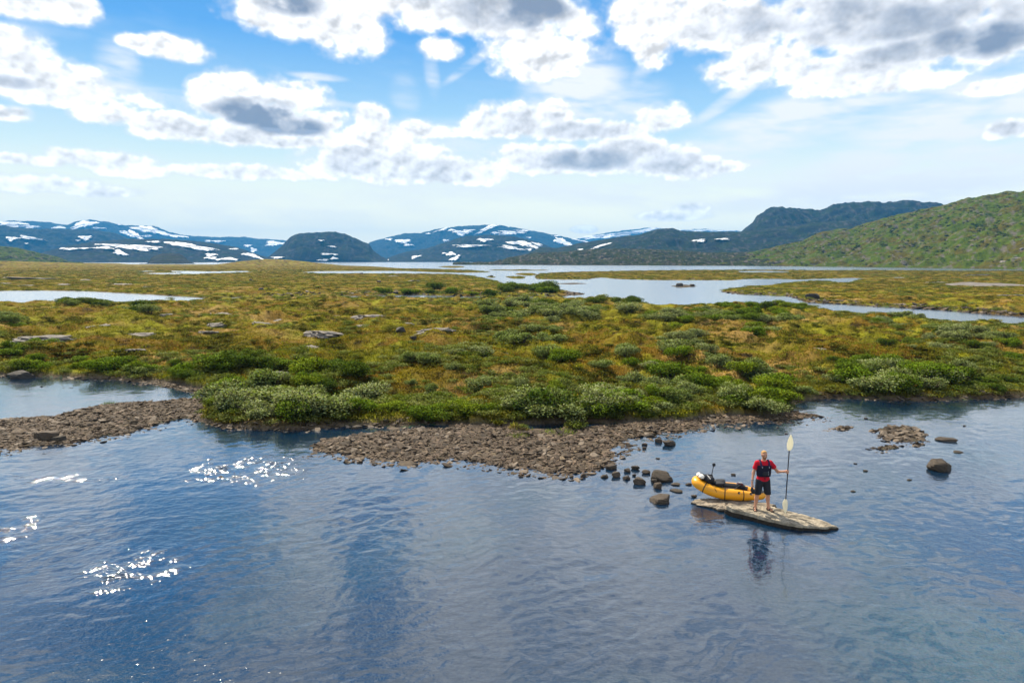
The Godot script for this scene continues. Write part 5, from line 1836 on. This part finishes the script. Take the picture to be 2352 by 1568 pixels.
	part("beard", lump([[V.call(-.045, 1.63, .055), V.call(0, 1.60, .082), .026, .030], [V.call(.045, 1.63, .055), V.call(0, 1.60, .082), .026, .030]], .007, .02), plain(0.26, 0.13, 0.06, 0.85, 0.2), o)
	part("mouth", lump([[V.call(-.017, 1.628, .105), V.call(.017, 1.628, .105), .006, .006]], .004, .01), plain(0.32, 0.10, 0.08, 0.6, 0.3), o)
	var w := part("wristwatch", tube(PackedVector3Array([V.call(-.345, .925, .074), V.call(-.340, .945, .066)]), PackedFloat32Array([.036, .036]), 16, false, 0.0, TAU, Vector3.BACK), M.black, o)
	part("watch_face", rod(V.call(-.362, .94, .098), V.call(-.366, .942, .106), .018, 12), M.grey, w)
	for s in [-1.0, 1.0]:
		var a: Vector3 = V.call(-.19, .014, -.06) if s < 0 else V.call(.192, .014, -.06)
		var b: Vector3 = V.call(-.25, .012, .19) if s < 0 else V.call(.262, .012, .18)
		var sole := part("sandal", lump([[a, b, .046, .050]], .010, .01, [[Vector3(0, 1, 0), .028], [Vector3(0, -1, 0), .004]]), plain(0.045, 0.03, 0.022, 0.8, 0.3), o)
		var m := a.lerp(b, .62)
		part("toe_strap", path_rod([m + Vector3(-.052, .01, 0), m + Vector3(-.02, .058, 0), m + Vector3(.025, .056, 0), m + Vector3(.052, .01, 0)], .012, 6), M.black, sole)
		var h := a.lerp(b, .22)
		part("ankle_strap", path_rod([h + Vector3(-.05, .02, 0), h + Vector3(-.04, .085, .02), h + Vector3(.04, .085, .02), h + Vector3(.05, .02, 0)], .012, 6), M.black, sole)
	# pouch hanging from the hand at the raft side
	var pouch := thing("throw_bag", foot + hl + Vector3(.01, -.25, .0), "small black bag hanging from the hand beside the raft", "bag")
	part("bag_body", lump([[Vector3(.0, .04, 0), Vector3(.035, .0, .01), .05, .052], [Vector3(.0, .09, 0), Vector3(.03, -.02, .0), .04, .046]], .011, .03), M.black, pouch)
	part("handle", path_rod([Vector3(-.035, .11, .0), Vector3(-.02, .155, .0), Vector3(.012, .158, .0), Vector3(.03, .10, 0)], .007, 6), M.black, pouch)
	# paddle
	var top := Vector3(shaft_x + .02, 0, shaft_z)
	var px := foot + Vector3(shaft_x, 0, shaft_z)
	var base_y := slab_top(px.x, px.z) + 0.004
	var pad := thing("paddle", Vector3(px.x, base_y, px.z), "two-bladed paddle with pale blades and black shaft standing upright on the slab", "paddle")
	pad.rotation.z = deg_to_rad(-1.2)
	pad.position.x -= 0.022
	part("shaft", rod(Vector3(0, .42, 0), Vector3(0, 1.90, 0), .0155, 14), M.shaft, pad)
	part("blade", blade_mesh(false), M.blade, pad)
	part("blade", blade_mesh(true), M.blade, pad)
	part("ferrule", rod(Vector3(0, 1.14, 0), Vector3(0, 1.20, 0), .018, 14), M.black, pad)

func blade_mesh(upper: bool) -> ArrayMesh:
	var v := PackedVector3Array()
	var idx := PackedInt32Array()
	var n := 22
	var wdt := 9
	for face in [1.0, -1.0]:
		for k in n + 1:
			var t := k / float(n)
			var half: float = 0.092 * pow(sin(PI * pow(t, 0.72) * 0.985 + 0.03), 0.72) if t < 0.999 else 0.012
			half = maxf(half, 0.013 if t < 0.5 else 0.010)
			if not upper:
				half *= 0.62                       # turned partly edge-on, as feathered blades are
			for q in wdt:
				var s := q / (wdt - 1.0) * 2.0 - 1.0
				var skew := 0.012 * sin(PI * t)
				var thick: float = (0.004 + 0.012 * (1.0 - t) * (1.0 - absf(s))) * face * (1.0 - s * s * 0.9)
				var y := 1.88 + t * 0.50 if upper else 0.44 - t * 0.435
				var z := 0.035 * t * t + s * (0.0 if upper else 0.06) * sin(PI * t)
				v.append(Vector3(s * half + (skew if upper else -skew), y, z + thick))
	var m := (n + 1) * wdt
	for k in n:
		for q in wdt - 1:
			var a := k * wdt + q
			idx.append_array([a, a + 1, a + wdt, a + 1, a + wdt + 1, a + wdt])
			idx.append_array([m + a, m + a + wdt, m + a + 1, m + a + 1, m + a + wdt, m + a + wdt + 1])
	if not upper:
		idx.reverse()
	return mesh_of(v, smooth_normals(v, idx), idx)
